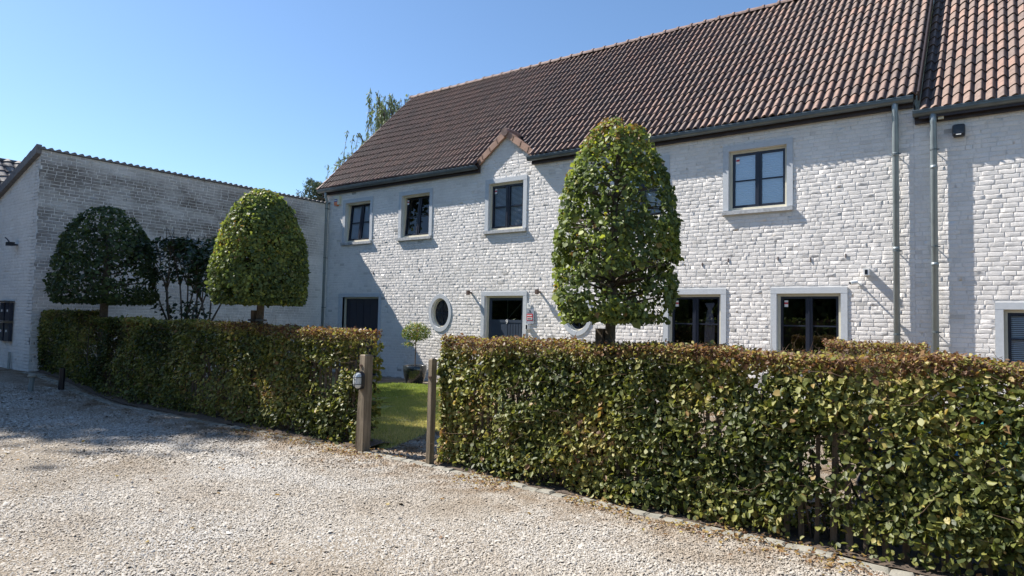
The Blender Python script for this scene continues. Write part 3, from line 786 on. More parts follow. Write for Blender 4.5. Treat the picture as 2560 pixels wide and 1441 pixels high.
# ------------------------------------------------------------------ right hand wing
wing = thing('house_wing', 'lower white brick wing with its own tiled roof and gutter at the right edge', 'house')
WX0, WX1 = FX1 + .002, 4.2
WR = (-.217, 1.10, .95, 2.05)
o, c2 = brick_wall('wall', fmap, WX0, WX1, -.04, 5.14, [WR], parent=wing, seed=8, course=.076, blen=.205)
bpy.data.objects.remove(c2)
_o, c2 = brick_wall('tmp', fmap, WX0, WX1, -.1, 5.14, [(WR[0] + .108, WR[1] - .108, 1.03, WR[3] - .108)], parent=wing, seed=8)
bpy.data.objects.remove(_o); c2.parent = o; c2.name = 'mortar'
window(WR[0], WR[1], .94, WR[3], wing, blind='blind', glassm='glass', sticker=False)
WE = 5.215
def wmap(u, s, n): return np.stack([u + 0 * s, EY + s * c_ - n * s_, WE + s * s_ + n * c_], 1)
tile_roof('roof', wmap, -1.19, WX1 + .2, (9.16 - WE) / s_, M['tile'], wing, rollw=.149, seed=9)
mb = MB(); mb.prism([(EY + .02, WE - .03), (3.7, 9.12), (3.7, 9.0), (EY + .02, WE - .13)], 'x', -1.2, WX1 + .2)
mb.prism([(3.7, 9.12), (7.75, 5.2), (7.75, 5.1), (3.7, 9.0)], 'x', -1.2, WX1 + .2)
mb.build('roof_deck', M['fascia'], wing)
gutter('gutter', -1.285, WX1 + .1, 5.215, wing)
mb = MB(); mb.box(-1.27, WX1, -.084, -.014, 5.04, 5.20); mb.build('fascia', M['fascia'], wing)
downpipe(-1.0, 5.14, .02, wing, (1.55, 2.95, 4.55))

# ------------------------------------------------------------------ outbuilding on the left
LX = -16.70
barn = thing('outbuilding', 'low outbuilding with a tall weathered brick side wall and wavy tile edge on the left', 'outbuilding')
def lmap(u, z, n): return np.stack([LX + n, u, z], 1)      # side wall faces +x ; u = y
brick_wall('side_wall', lmap, -7.6, .0, .0, 5.06, [], mats=('brick_old', 'mortar_old'), parent=barn, seed=12, prot=(.002, .007), thick=.3)
SL = (5.074 - 4.308) / (19.124 - 16.665)
def gmap(u, z, n): return np.stack([u, -7.6 - n, z], 1)
def llim(z):
    if z == 'poly': return [(-26, .0), (LX - .001, .0), (LX - .001, 5.04), (-26, 5.04 - SL * (26 + LX))]
    zt = lambda u: 5.02 - SL * (LX - u)
    u_ = LX - max(0, (5.02 - z) / SL); return (max(-26, u_), LX - .002)
brick_wall('front_wall', gmap, -26, LX, .0, 5.02, [], lim=llim, mats=('brick_gable', 'mortar'), parent=barn, seed=13, thick=.3)
# monopitch roof falling away to the left, tile edge seen as a wavy line on the wall top
BA = math.atan(SL); cb, sb_ = math.cos(BA), math.sin(BA)
BL = 9.5
def bmap(u, s, n): return np.stack([LX + .03 - (BL - s) * cb + n * (-sb_), u + 0 * s, 5.085 - (BL - s) * sb_ + n * cb], 1)
def bmap2(u, s, n): return bmap(u, s, n)
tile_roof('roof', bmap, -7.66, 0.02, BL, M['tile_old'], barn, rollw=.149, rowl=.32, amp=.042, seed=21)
mb = MB()
# verge strip along the front wall head, stepped tiles
for k in range(24):
    x1 = LX + .02 - k * .32; x0 = x1 - .33; z1 = 5.085 - (LX + .02 - x1) * SL; z0 = 5.085 - (LX + .02 - x0) * SL
    mb.prism([(x0, z0 - .12), (x1, z1 - .12), (x1, z1 + .075), (x0, z0 + .055)], 'y', -7.70 - .002 * (k % 2), -7.60)
mb.build('verge_tiles', M['tile_old'], barn)
mb = MB(); n = 51
ys = np.linspace(-7.66, -.02, n * 8 + 1); pf = roll((ys + 7.66) / .149) * .045
V = np.concatenate([np.stack([np.full_like(ys, LX + .05), ys, 5.062 + 0 * pf], 1), np.stack([np.full_like(ys, LX + .05), ys, 5.085 + pf], 1), np.stack([np.full_like(ys, LX - .10), ys, 5.085 + pf], 1)])
mm = len(ys); F = [(a * mm + i, a * mm + i + 1, (a + 1) * mm + i + 1, (a + 1) * mm + i) for a in range(2) for i in range(mm - 1)]
mb.add(V, F); mb.build('edge_tiles', M['tile_old'], barn)
mb = MB(); mb.box(-26, LX - .3, -7.3, 0, .0, .02); mb.prism([(-26, 2.1), (LX - .02, 5.0), (LX - .02, 4.9), (-26, 2.0)], 'y', -7.3, 0); mb.build('roof_deck', M['fascia'], barn)

neigh = thing('neighbour_house', 'grey tiled roof of the house behind the outbuilding at the far left', 'house')
# roof plane facing +x : ridge along y at x=-26
def nmap(u, s, n): return np.stack([-20.9 - (s * math.cos(.62)) + n * math.sin(.62), u + 0 * s, 6.42 - (8.0 - s) * math.sin(.62) * 1.0 + n * math.cos(.62) - 0.0], 1)
NR = 8.0
def nmap(u, s, n):
    a = math.radians(38); x = -26 + (NR - s) * math.cos(a) + n * math.sin(a); z = 6.43 - (NR - s) * math.sin(a) + n * math.cos(a)
    return np.stack([x + 0 * u, u + 0 * s, z + 0 * u], 1)
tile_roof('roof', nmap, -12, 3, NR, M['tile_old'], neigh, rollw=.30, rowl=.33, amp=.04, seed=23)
mb = MB(); mb.tube([(-26.02, -12, 6.44), (-26.02, 3, 6.44)], .06, 8); mb.build('ridge', M['zinc'], neigh)
mb = MB(); mb.box(-34, -20.6, -11.5, 2.5, 0, 1.4); mb.prism([(-26, 6.3), (-20.6, 1.9), (-20.6, 1.4), (-31.5, 1.4), (-31.5, 1.9)], 'y', -11.5, 2.5); mb.build('wall', M['brick_gable'], neigh)

# ------------------------------------------------------------------ ground
def struct(name, mb_or_o, m=None):
    o = mb_or_o.build(name, m) if isinstance(mb_or_o, MB) else mb_or_o
    o['kind'] = 'structure'; return o
def sheet(name, poly_in, x0, x1, y0, y1, st, dz, mat, mask=None):
    xs = np.arange(x0, x1 + 1e-6, st); ys = np.arange(y0, y1 + 1e-6, st)
    X, Y = np.meshgrid(xs, ys, indexing='ij'); Z = gz(X, Y) + dz + (vnoise(np.stack([X.ravel() * .8, Y.ravel() * .8, X.ravel() * 0], 1)).reshape(X.shape) - .5) * .02
    nx, ny = X.shape; i, j = np.meshgrid(np.arange(nx - 1), np.arange(ny - 1), indexing='ij'); a = (i * ny + j).ravel()
    F = np.stack([a, a + ny, a + ny + 1, a + 1], 1)
    if mask is not None:
        k = mask((X[:-1, :-1] + st / 2).ravel(), (Y[:-1, :-1] + st / 2).ravel()); F = F[k]
    return bulk(name, np.stack([X, Y, Z], 2).reshape(-1, 3), F, np.full(len(F), .5), mat, smooth=True)
g = MB(); g.add([(-1500, -1500, -.12), (1500, -1500, -.12), (1500, 1500, -.12), (-1500, 1500, -.12)], [(0, 1, 2, 3)])
struct('ground', g, M['land'])
struct('gravel_driveway', sheet('gravel_driveway', None, -32, 14, -34, 0, .25, 0.0, M['gravel']))
def inpoly(px, py, poly):
    c = np.zeros(len(px), bool); n = len(poly)
    for i in range(n):
        x1, y1 = poly[i]; x2, y2 = poly[(i + 1) % n]
        k = ((y1 > py) != (y2 > py)) & (px < (x2 - x1) * (py - y1) / (y2 - y1 + 1e-12) + x1); c ^= k
    return c
LAWN = [(-16.4, -7.0), (-6.05, -7.25), (-6.25, -6.7), (-6.55, -6.05), (-6.3, -5.2), (-6.6, -4.0), (-7.4, -2.6), (-9.0, -1.4), (-11.0, -.9), (-12.0, -1.25), (-12.6, -1.6), (-14, -1.4), (-16.4, -1.3)]
lawn = sheet('lawn', None, -16.5, -6, -7.3, -.8, .06, .012, M['turf'], lambda x, y: inpoly(x + .06 * np.sin(y * 9), y + .06 * np.sin(x * 7), LAWN))
struct('lawn', lawn)
ryf2 = lambda x: np.interp(x, [-5, -3.7, -2.74, -1.5, -.56, .8, 2.5], [0, -.1, -.13, -.2, -.31, -.46, -.66])
bed = MB()
for a, b in ((-16.5, -6.2), (-4.98, 3.2)):
    xs = np.linspace(a, b, 80); V = []
    for x in xs:
        for y, h in ((-7.54 + (float(ryf2(x)) if x > -6 else 0), .004), (-7.45, .03), (-7.2, .05), (-6.9, .01)): V.append((x, y, float(gz(x, y)) + h + random.uniform(0, .012)))
    bed.add(V, [(i * 4 + k, i * 4 + 4 + k, i * 4 + 5 + k, i * 4 + 1 + k) for i in range(79) for k in range(3)])
struct('soil_bed', bed, M['soil'])

# kerb of stone setts
KP = [(-17.0, -7.78), (-12.5, -7.70), (-9.2, -7.66), (-8.3, -7.62), (-5.04, -7.60), (-3.7, -7.72), (-2.74, -7.75), (-1.5, -7.83), (-.56, -7.94), (.8, -8.1), (2.5, -8.3)]
kb = MB(); Rk = random.Random(4); x = -16.4
kx = [p[0] for p in KP]; ky = [p[1] for p in KP]
while x < 2.2:
    L = Rk.uniform(.13, .19); w = Rk.uniform(.05, .06); y = float(np.interp(x + L / 2, kx, ky)) + Rk.uniform(-.008, .008); h = float(gz(x, y)) + Rk.uniform(.012, .028)
    v = []
    for zz, ins in ((-.05, 0), (h - .012, 0), (h, .016)):
        for sx, sy in ((-1, -1), (1, -1), (1, 1), (-1, 1)):
            v.append((x + L / 2 + sx * (L / 2 - .004 - ins) + Rk.uniform(-.007, .007), y + sy * (w - ins) + Rk.uniform(-.006, .006), zz + Rk.uniform(-.004, .004) * (ins > 0)))
    kb.add(v, [(0, 1, 5, 4), (1, 2, 6, 5), (2, 3, 7, 6), (3, 0, 4, 7), (4, 5, 9, 8), (5, 6, 10, 9), (6, 7, 11, 10), (7, 4, 8, 11), (8, 9, 10, 11)])
    x += L
struct('kerb', kb, M['sett'])

# loose gravel, individually shaped near the camera
def project(P):
    d = P - np.array([0, CY0, CH]); z = d @ np.array(fwd)
    return 1280 + FPX * (d @ np.array(r_)) / z, 720.5 - FPX * (d @ np.array(u_)) / z, z
def stones(name, x0, x1, y0, y1, sp, size, zmax, zmin=0., path=False):
    xs = np.arange(x0, x1, sp); ys = np.arange(y0, y1, sp); X, Y = np.meshgrid(xs, ys); X = X.ravel(); Y = Y.ravel()
    X = X + rng.uniform(-.5, .5, X.size) * sp; Y = Y + rng.uniform(-.5, .5, Y.size) * sp
    if path: k = (X > np.interp(Y, [-7.5, -6.1, -5], [-6.0, -6.5, -6.2])) & (Y > np.interp(X, kx, ky) + .09)
    else: k = (Y < np.interp(X, kx, ky) - .05) & (rng.random(X.size) < 1.08 - .80 * sstep(-X * .75 - Y * .9 + 1.6 * (vnoise(np.stack([X * .7, Y * .7, X * 0], 1)) - .5), 12.2, 15.6) * sstep(-Y, 8.8, 10.0))
    X, Y = X[k], Y[k]
    P = np.stack([X, Y, gz(X, Y)], 1); a, b, z = project(P)
    k = (z > zmin) & (z < zmax) & (a > -160) & (a < 2720) & (b < 1560) & (b > 0); P = P[k]; n = len(P)
    s = size * rng.lognormal(0, .32, n)
    O = np.array([(1, 0, 0), (.25, .9, .1), (-.85, .35, -.05), (-.5, -.8, .1), (.5, -.75, -.1), (.25, .15, .62), (-.3, -.1, .5), (0, 0, -.5)], float)
    V = O[None] * (1 + rng.normal(0, .22, (n, 8, 1))) * rng.uniform(.6, 1.1, (n, 1, 3))
    an = rng.uniform(0, 2 * PI, n); c, s2 = np.cos(an), np.sin(an)
    tx = rng.normal(0, .28, n); ty = rng.normal(0, .28, n)
    x_ = V[:, :, 0] * c[:, None] - V[:, :, 1] * s2[:, None]; y_ = V[:, :, 0] * s2[:, None] + V[:, :, 1] * c[:, None]
    z_ = V[:, :, 2] + x_ * tx[:, None] + y_ * ty[:, None]
    V = np.stack([x_, y_, z_], 2) * (s / 2)[:, None, None] + P[:, None, :]; V[:, :, 2] += (s * .15)[:, None] + rng.uniform(-.004, .004, n)[:, None]
    T = np.array([(0, 1, 5), (1, 2, 5), (2, 6, 5), (2, 3, 6), (3, 4, 6), (4, 5, 6), (4, 0, 5)]); F = (np.arange(n) * 8)[:, None, None] + T[None]
    print(name, n)
    o = bulk(name, V.reshape(-1, 3), F.reshape(-1, 3), np.repeat(np.clip(rng.normal(.55, .17, n), 0, 1), len(T)), M['stones'])
    return o
st = stones('gravel_stones', -11, 3, -12.9, -7.6, .0128, .0165, 7.0); st['kind'] = 'stuff'
st2 = stones('gravel_stones', -18, -2, -12.9, -7.6, .021, .025, 12.5, 7.0); st2['kind'] = 'stuff'
for q, w_ in ((st, 'covering the driveway nearest the camera'), (st2, 'covering the driveway further back')): tag(q, 'pale beige crushed gravel stones ' + w_, 'gravel')
st3 = stones('gravel_stones', -6.7, -4.5, -7.6, -5.2, .022, .028, 12.5, path=True); tag(st3, 'pale gravel stones of the path inside the gate gap', 'gravel', kind='stuff')

# grass blades
def grass():
    n = 150000
    X = rng.uniform(-14.5, -6.0, n); Y = rng.uniform(-7.25, -.9, n)
    P = np.stack([X, Y, gz(X, Y) + .012], 1); a, b, z = project(P)
    k = inpoly(X, Y, LAWN) & (a > 880) & (a < 1140) & (b < 1200)
    edge = vnoise(np.stack([X * 2, Y * 2, X * 0], 1)); k &= (edge > .22); P = P[k]; m = len(P); print('blades', m)
    h = rng.uniform(.025, .055, m); an = rng.uniform(0, 2 * PI, m); w = .006
    D = np.stack([np.cos(an), np.sin(an), np.zeros(m)], 1); L = rng.normal(0, .4, (m, 2))
    tip = P + np.stack([L[:, 0] * h, L[:, 1] * h, h], 1)
    V = np.stack([P - D * w, P + D * w, tip], 1).reshape(-1, 3); F = np.arange(3 * m).reshape(-1, 3)
    tone = np.clip(vnoise(np.stack([P[:, 0] * .9, P[:, 1] * .9, P[:, 2] * 0 + 3], 1)) * .5 + .22 * sstep(-P[:, 1], 3, 6.) + .08 + rng.normal(0, .14, m) + .10, 0, 1)
    o = bulk('lawn_grass', V, F, tone, M['grass']); tag(o, 'short sunlit grass of the lawn seen through the gate gap', 'grass', kind='stuff')
grass()
def weeds():
    # dry litter and tufts along the kerb
    n = 5200; X = rng.uniform(-9.5, 2, n); Y = np.interp(X, kx, ky) + rng.choice([-1, 1], n, p=[.62, .38]) * np.abs(rng.normal(0, .16, n))
    k = vnoise(np.stack([X * 1.7, Y * 2.2, X * 0 + 9], 1)) > .42; X, Y = X[k], Y[k]; n = len(X)
    P = np.stack([X, Y, gz(X, Y) + rng.uniform(.012, .03, n)], 1)
    o = leaves('leaf_litter', P, np.tile([0, 0, 1.], (n, 1)), rng.uniform(.015, .035, n), np.clip(rng.normal(.93, .06, n), 0, 1), M['hornbeam'], spread=.35, droop=0)
    tag(o, 'dry brown leaf litter lying along the stone kerb', 'leaf litter', kind='stuff')
weeds()
n = 60; X = rng.uniform(-9, 1, n); Y = rng.uniform(-10.8, -8.0, n)
tag(leaves('fallen_leaves', np.stack([X, Y, gz(X, Y) + .02], 1), np.tile([0, 0, 1.], (n, 1)), rng.uniform(.025, .05, n), rng.uniform(.86, 1, n), M['hornbeam'], spread=.3, droop=0), 'scattered fallen leaves lying on the open gravel drive', 'leaves', kind='stuff')

# ------------------------------------------------------------------ hedges
def hedge(name, label, x0, x1, yf, yb, ztop, n, size, holes=(), topf=None, parent=None, group=None, cat='hedge', ntw=2500, yfn=None, browntop=1., dens_lo=.25, green=None):
    t = thing(name, label, cat, group)
    X = rng.uniform(x0, x1, n); ends = rng.random(n) < .03; X = np.where(ends, np.where(rng.random(n) < .5, x0 + np.abs(rng.normal(0, .05, n)), x1 - np.abs(rng.normal(0, .05, n))), X)
    zt = (np.full(n, ztop) if topf is None else topf(X)) + (vnoise(np.stack([X * 3.1, X * 0, X * 0], 1)) - .5) * .05
    g0 = gz(X, np.full(n, -7.3)); H = zt - g0
    # mostly near the front, back and top faces
    u = rng.random(n); d = yb - yf
    fy = np.where(u < .52, np.abs(rng.normal(0, .07, n)), np.where(u < .66, d - np.abs(rng.normal(0, .05, n)), rng.uniform(0, d, n)))
    fz = rng.random(n) ** .92; top = (rng.random(n) < .17); fz = np.where(top, 1 - np.abs(rng.normal(0, .035, n)), fz)
    fy = np.where(top, rng.uniform(-.02, d + .02, n), fy)
    yoff = np.zeros(n) if yfn is None else yfn(X)
    Y = yf + yoff + np.clip(fy, -.06, d + .06) + (vnoise(np.stack([X * 3, fz * 4, X * 0 + 2], 1)) - .5) * .11
    Z = g0 + .04 + fz * (H - .04) + np.where(top, rng.normal(0, .012, n), 0)
    dn = vnoise(np.stack([X * 2.6, Y * 2.6, Z * 2.6 + 4], 1)) * .65 + vnoise(np.stack([X * 7, Y * 7, Z * 7 + 4], 1)) * .35
    k = rng.random(n) < np.clip((dn - dens_lo) / .22, .05, 1)
    k &= ~((fz < .07) & (rng.random(n) < .30))
    for hx, hz, rx, rz, keep in holes:
        e = ((X - hx) / rx) ** 2 + ((Z - hz) / rz) ** 2; k &= ~((e < 1) & (rng.random(n) > keep + (1 - keep) * e))
    X, Y, Z, fz, fy, zt = X[k], Y[k], Z[k], fz[k], fy[k], zt[k]; n = len(X)
    N = np.zeros((n, 3)); N[:, 1] = np.where(fy < d / 2, -1, 1); N[:, 2] = .75; N[fz > .95, 1] *= .2; N[fz > .95, 2] = 1.1
    N[:, 0] = -.25
    cl = vnoise(np.stack([X * 1.6, Z * 1.8, Y * 2], 1)) * .7 + vnoise(np.stack([X * 5, Z * 5, Y * 5 + 7], 1)) * .3
    tone = .49 + (cl - .5) * .8 + rng.normal(0, .17, n)
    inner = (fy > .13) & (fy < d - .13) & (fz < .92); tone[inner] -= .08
    topm = sstep(Z, zt - .20, zt - .04) * browntop
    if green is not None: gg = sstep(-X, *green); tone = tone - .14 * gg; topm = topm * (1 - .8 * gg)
    tone = tone + topm * rng.uniform(.2, .8, n)
    tone = np.where(rng.random(n) < .012, rng.uniform(.86, .96, n), tone)
    sz = np.minimum(size * rng.lognormal(0, .30, n), size * 1.65) * (1 - .38 * topm)
    print(name, n)
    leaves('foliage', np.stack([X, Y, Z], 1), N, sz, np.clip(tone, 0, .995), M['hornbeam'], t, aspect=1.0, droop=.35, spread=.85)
    # branches and clipped twigs
    m = ntw; X = rng.uniform(x0, x1, m); zt = np.full(m, ztop) if topf is None else topf(X); g0 = gz(X, np.full(m, -7.3))
    yo = np.zeros(m) if yfn is None else yfn(X)
    isT = rng.random(m) < .5
    Zb = np.where(isT, zt - rng.uniform(.02, .16, m), g0 + rng.uniform(.1, 1, m) * (zt - g0 - .1)); Yb = yf + yo + np.where(isT, rng.uniform(-.02, d + .02, m), rng.uniform(.02, d - .05, m))
    D = rng.normal(0, 1, (m, 3)); D[:, 2] = np.abs(D[:, 2]) * .6 + .1
    twigs('twigs', np.stack([X, Yb, Zb], 1), D, np.where(isT, rng.uniform(.04, .12, m), rng.uniform(.15, .4, m)) , rng.uniform(.0015, .0035, m), M['twig'], t)
    # main stems
    q = int((x1 - x0) / .16); X = np.linspace(x0 + .08, x1 - .08, q) + rng.normal(0, .03, q); g0 = gz(X, np.full(q, -7.3)); yo = np.zeros(q) if yfn is None else yfn(X)
    D = np.stack([rng.normal(0, .12, q), rng.normal(0, .08, q), np.ones(q)], 1)
    hh = (np.full(q, ztop) if topf is None else topf(X)) - g0 - .12
    twigs('stems', np.stack([X, yf + yo + d * .55 + rng.normal(0, .05, q), g0], 1), D, hh, rng.uniform(.008, .016, q), M['bark'], t)
    return t
ryf = lambda X: np.interp(X, kx, ky) + .10 + 7.50
hedge('beech_hedge', 'clipped green and brown hedge right of the gate gap, nearest the camera', -5.05, 2.7, -7.50, -7.02, 1.385, 125000, .043,
      holes=[(-4.35, .62, .40, .42, .14), (-4.62, 1.15, .20, .09, .25), (-.55, 1.14, .5, .10, .35), (-.35, .72, .50, .22, .42), (-2.05, .62, .14, .20, .35), (-.4, .12, .9, .14, .25)], ntw=5200, yfn=ryf, dens_lo=.22)
def ltop(X): return np.where(X < -14.45, 1.60, 1.43 + .04 * sstep(-X, 8.5, 9.0) + .0 * X)
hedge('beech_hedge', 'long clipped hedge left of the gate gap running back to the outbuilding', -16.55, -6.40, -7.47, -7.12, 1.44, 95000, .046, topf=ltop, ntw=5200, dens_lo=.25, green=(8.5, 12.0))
hedge('beech_hedge', 'small yellowing clipped hedge showing over the front hedge below the grey downpipes', -1.85, -.80, -4.1, -3.35, 1.43, 12000, .045, ntw=700, dens_lo=.2)

def fence(label, x0, x1, y, h, every=.108, yfn=None):
    t = thing('paling_fence', label, 'fence', 'paling fences grown through by the hedges')
    R = random.Random(int(-x0 * 10)); x = x0; cnt = 0
    while x < x1 and cnt < 98:
        y_ = y + (float(yfn(np.array([x]))[0]) if yfn else 0); g0 = float(gz(x, y_)); w = R.uniform(.014, .024); hh = h + R.uniform(-.05, .06); lean = R.uniform(-.03, .03)
        mb = MB(); v = []
        for z, ww in ((0, w), (hh * .5, w * R.uniform(.85, 1.1)), (hh - .05, w * .9), (hh, w * .35)):
            xo = lean * z + R.uniform(-.004, .004)
            for a, b in ((-1, -1), (1, -1), (1, 1), (-1, 1)): v.append((x + xo + a * ww, y_ + b * .009, g0 + z))
        f = [(0, 3, 2, 1), (12, 13, 14, 15)] + [(i * 4 + k, i * 4 + (k + 1) % 4, i * 4 + 4 + (k + 1) % 4, i * 4 + 4 + k) for i in range(3) for k in range(4)]
        mb.add(v, f); mb.build('picket', M['paling'], t); x += every * R.uniform(.8, 1.2); cnt += 1
    mb = MB()
    for z in (.25, .95): mb.tube([(x0, y + .012, float(gz(x0, y)) + z), ((x0 + x) / 2, y + .02 + (float(yfn(np.array([0]))[0]) if yfn else 0) * .5, z + .01), (x, y + .012 + (float(yfn(np.array([x]))[0]) if yfn else 0), z)], .004, 5)
    mb.build('wire', M['rust'], t)
fence('weathered wooden paling fence inside the hedge right of the gate gap', -4.9, 2.6, -7.36, 1.02, yfn=ryf)
fence('weathered wooden paling fence inside the hedge left of the gate gap', -10.5, -6.3, -7.34, 1.0)

# ------------------------------------------------------------------ clipped trees
def crown_leaves(c, prof, z0, z1, n, size, mat, parent, clump=.5, lo=.0, tone0=.42, bright_left=0., squash=1., gap=.26, dry=0., fleck=.02):
    """prof(t) radius at height fraction t; leaves in a shell plus interior"""
    t = rng.random(n); r = prof(t)
    keepw = rng.random(n) < (r / r.max()) ; t = t[keepw]; r = r[keepw]; n = len(t)
    an = rng.uniform(0, 2 * PI, n); u = rng.random(n)
    q = np.where(u < .74, 1 - np.abs(rng.normal(0, .05, n)), np.sqrt(rng.random(n)))
    bott = (rng.random(n) < .10); t = np.where(bott, np.abs(rng.normal(0, .02, n)), t); r = prof(t); q = np.where(bott, np.sqrt(rng.random(n)), q)
    lump = vnoise(np.stack([np.cos(an) * 2.2 + 5, np.sin(an) * 2.2 + 5, t * 6], 1)) - .5
    rr = r * q * (1 + .12 * lump)
    P = np.stack([c[0] + np.cos(an) * rr, c[1] + np.sin(an) * rr * squash, z0 + t * (z1 - z0)], 1)
    dn = vnoise(P * 4.2 + 3) * .6 + vnoise(P * 10 + 9) * .4
    k = rng.random(n) < np.clip((dn - gap) / .2, .03, 1)
    P, an, t, q = P[k], an[k], t[k], q[k]; n = len(P)
    N = np.stack([np.cos(an), np.sin(an), .25 + 1.3 * np.maximum(0, t - .45)], 1); N[t < .03] = (0, 0, -1)
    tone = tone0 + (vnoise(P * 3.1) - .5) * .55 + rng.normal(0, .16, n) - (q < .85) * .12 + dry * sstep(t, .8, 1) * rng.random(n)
    tone = np.where(rng.random(n) < fleck, rng.uniform(.80, .92, n), tone); tone = np.minimum(tone, .95 if fleck else .5)
    sz = size * rng.lognormal(0, .27, n)
    print('crown', n)
    return leaves('crown', P, N, sz, np.clip(tone, 0, .99), mat, parent, aspect=1.15, droop=.6, spread=.85)
def clipped_tree(name, label, x, y, z0, z1, prof, n, size, trunk_r, cz=0, stake=None, gap=.26, tone0=.42, dry=0., cx=0., mat='lime', nb=60, fleck=.02):
    t = thing(name, label, 'tree', 'clipped lollipop trees standing in the hedge line')
    g0 = float(gz(x, y))
    mb = MB(); R = random.Random(int(n))
    mb.tube([(x + .0, y, g0 - .03), (x + .01, y, g0 + .5), (x - .01, y, (z0 + g0) / 2 + .4), (x, y, z0 + .1), (x + cx * .5, y, z0 + (z1 - z0) * .5), (x + cx, y, z1 - .25)],
            [trunk_r * 1.35, trunk_r * 1.05, trunk_r, trunk_r * .95, trunk_r * .6, trunk_r * .2], 12)
    for k in range(nb):
        s = R.uniform(.02, .92); an = R.uniform(0, 2 * PI); z = z0 + .03 + s * (z1 - z0) * .9; rr = float(prof(np.array([min(.98, s + .1)]))[0]) * .93
        p0 = Vector((x + cx * s, y, z)); p2 = Vector((x + cx + math.cos(an) * rr, y + math.sin(an) * rr, z + R.uniform(-.02, .18))); p1 = (p0 + p2) / 2 + Vector((R.uniform(-.05, .05), R.uniform(-.05, .05), R.uniform(.0, .08)))
        mb.tube([p0, p1, p2], [.016 * (1.2 - s), .010, .004], 5)
    mb.build('trunk', M['bark'], t, smooth=True)
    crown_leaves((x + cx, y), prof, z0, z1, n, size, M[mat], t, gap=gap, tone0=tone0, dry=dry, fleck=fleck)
    if stake:
        sx, sz = stake
        s_ = thing('tree_stake', 'wooden tree stake strapped to the trunk of the ' + ('tall' if x > -5 else 'rounded') + ' clipped tree', 'stake')
        mb = MB(); mb.box(x + sx - .04, x + sx + .04, y - .05, y + .02, -.02, sz); mb.build('post', M['paling'], s_)
        mb = MB(); mb.cyl((x + sx * .4, y - .01, sz - .16), (x + sx * .4, y - .01, sz - .13), trunk_r + abs(sx) * .62, n=16); mb.build('strap', M['black'], s_)
    return t
def prof_round(R):
    return lambda t: R * np.where(t < .12, .90 + .10 * np.sin(np.clip(t / .12, 0, 1) * PI / 2), np.where(t < .20, 1.0, np.sqrt(np.maximum(.0, 1 - (np.maximum(t - .20, 0) / .805) ** 1.85)) * 1.0))
def prof_tall(R):
    return lambda t: R * np.where(t < .10, .84 + .13 * t / .10, np.where(t < .40, .97 + .03 * np.sin((t - .1) / .3 * PI), np.maximum(.05, 1 - .48 * (np.maximum(t - .40, 0) / .5) ** 1.7) * np.sqrt(np.maximum(.0, 1 - np.maximum(0, (t - .90) / .11) ** 2))))
clipped_tree('clipped_tree', 'tall bullet shaped clipped tree rising from the right hand hedge', -3.10, -7.2, 1.60, 3.55, prof_tall(.59), 34000, .042, .052, stake=(-.10, 1.52), gap=.43, tone0=.54, dry=.6, cx=.05, nb=110)
clipped_tree('clipped_tree', 'sunlit dome shaped clipped tree in front of the corner of the house', -8.93, -7.2, 1.77, 3.46, prof_round(.69), 38000, .041, .055, stake=(-.13, 1.66), gap=.17, tone0=.53, dry=.35, cx=-.04)
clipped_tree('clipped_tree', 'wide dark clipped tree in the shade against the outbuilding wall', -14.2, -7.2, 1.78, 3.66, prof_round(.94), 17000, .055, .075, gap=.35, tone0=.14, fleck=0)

# ------------------------------------------------------------------ dark shrub between the trees
t = thing('evergreen_shrub', 'dark open evergreen shrub with bent stem between the two dome shaped trees', 'shrub')
mb = MB(); R = random.Random(8); tips = []
def grow(p, d, L, r, lev):
    q = p + d * L; mid = (p + q) / 2 + Vector((R.uniform(-.05, .05), R.uniform(-.05, .05), R.uniform(-.02, .06)))
    mb.tube([p, mid, q], [r, r * .85, r * .65], 6)
    if lev == 0: tips.append(q); tips.append(mid); return
    for k in range(3):
        nd = (d + Vector((R.uniform(-.75, .75), R.uniform(-.5, .5), R.uniform(-.1, .8)))).normalized(); grow(q, nd, L * R.uniform(.62, .8), r * .62, lev - 1)
    tips.append(mid)
for bx, dx in ((-12.6, .75), (-12.9, .25), (-13.5, -.1), (-13.2, .1)): grow(Vector((bx, -6.2, .1)), Vector((dx * .6, 0, 1)).normalized(), R.uniform(1.05, 1.3), .034, 3)
mb.build('stem', M['bark'], t, smooth=True)
tp = np.array([list(q) for q in tips]); tp = tp[tp[:, 2] > 1.2]
idx = rng.integers(0, len(tp), 3600); P = tp[idx] + rng.normal(0, .10, (3600, 3)); P = P[(P[:, 0] < -10.9) & (P[:, 2] < 3.1)]; print('shrub', len(P))
leaves('foliage', P, np.tile([0, -.4, 1.], (len(P), 1)), rng.uniform(.07, .12, len(P)), rng.random(len(P)), M['evergreen'], t, aspect=.95, spread=.5)

# ------------------------------------------------------------------ trees behind the house
t = thing('willow_tree', 'weeping willow rising behind the left end of the house roof', 'tree')
mb = MB(); R = random.Random(12); base = Vector((-27.5, 14, 0)); mb.tube([base, base + Vector((.2, 0, 5)), base + Vector((-.2, 0, 10)), base + Vector((-1.2, 0, 14))], [.5, .4, .25, .08], 10)
ends = []
LIM = [(-30.4, 14.6), (-29.5, 14.8), (-28.8, 14.6), (-30.0, 13.8), (-31.0, 12.6), (-31.9, 11.4), (-32.8, 10.9), (-33.3, 10.1), (-28.2, 13.9), (-32.3, 11.1), (-33.6, 9.4), (-27.6, 14.2), (-26.5, 13.6)]
for ex, ez in LIM:
    e = Vector((ex, 14 + R.uniform(-1.5, 1.5), ez)); s = base + Vector((R.uniform(-.3, .3), 0, R.uniform(6, 11))); m_ = (s + e) / 2 + Vector((0, 0, .8))
    mb.tube([s, m_, e], [.12, .07, .03], 5); ends.append((m_, e))
PP, TT = [], []
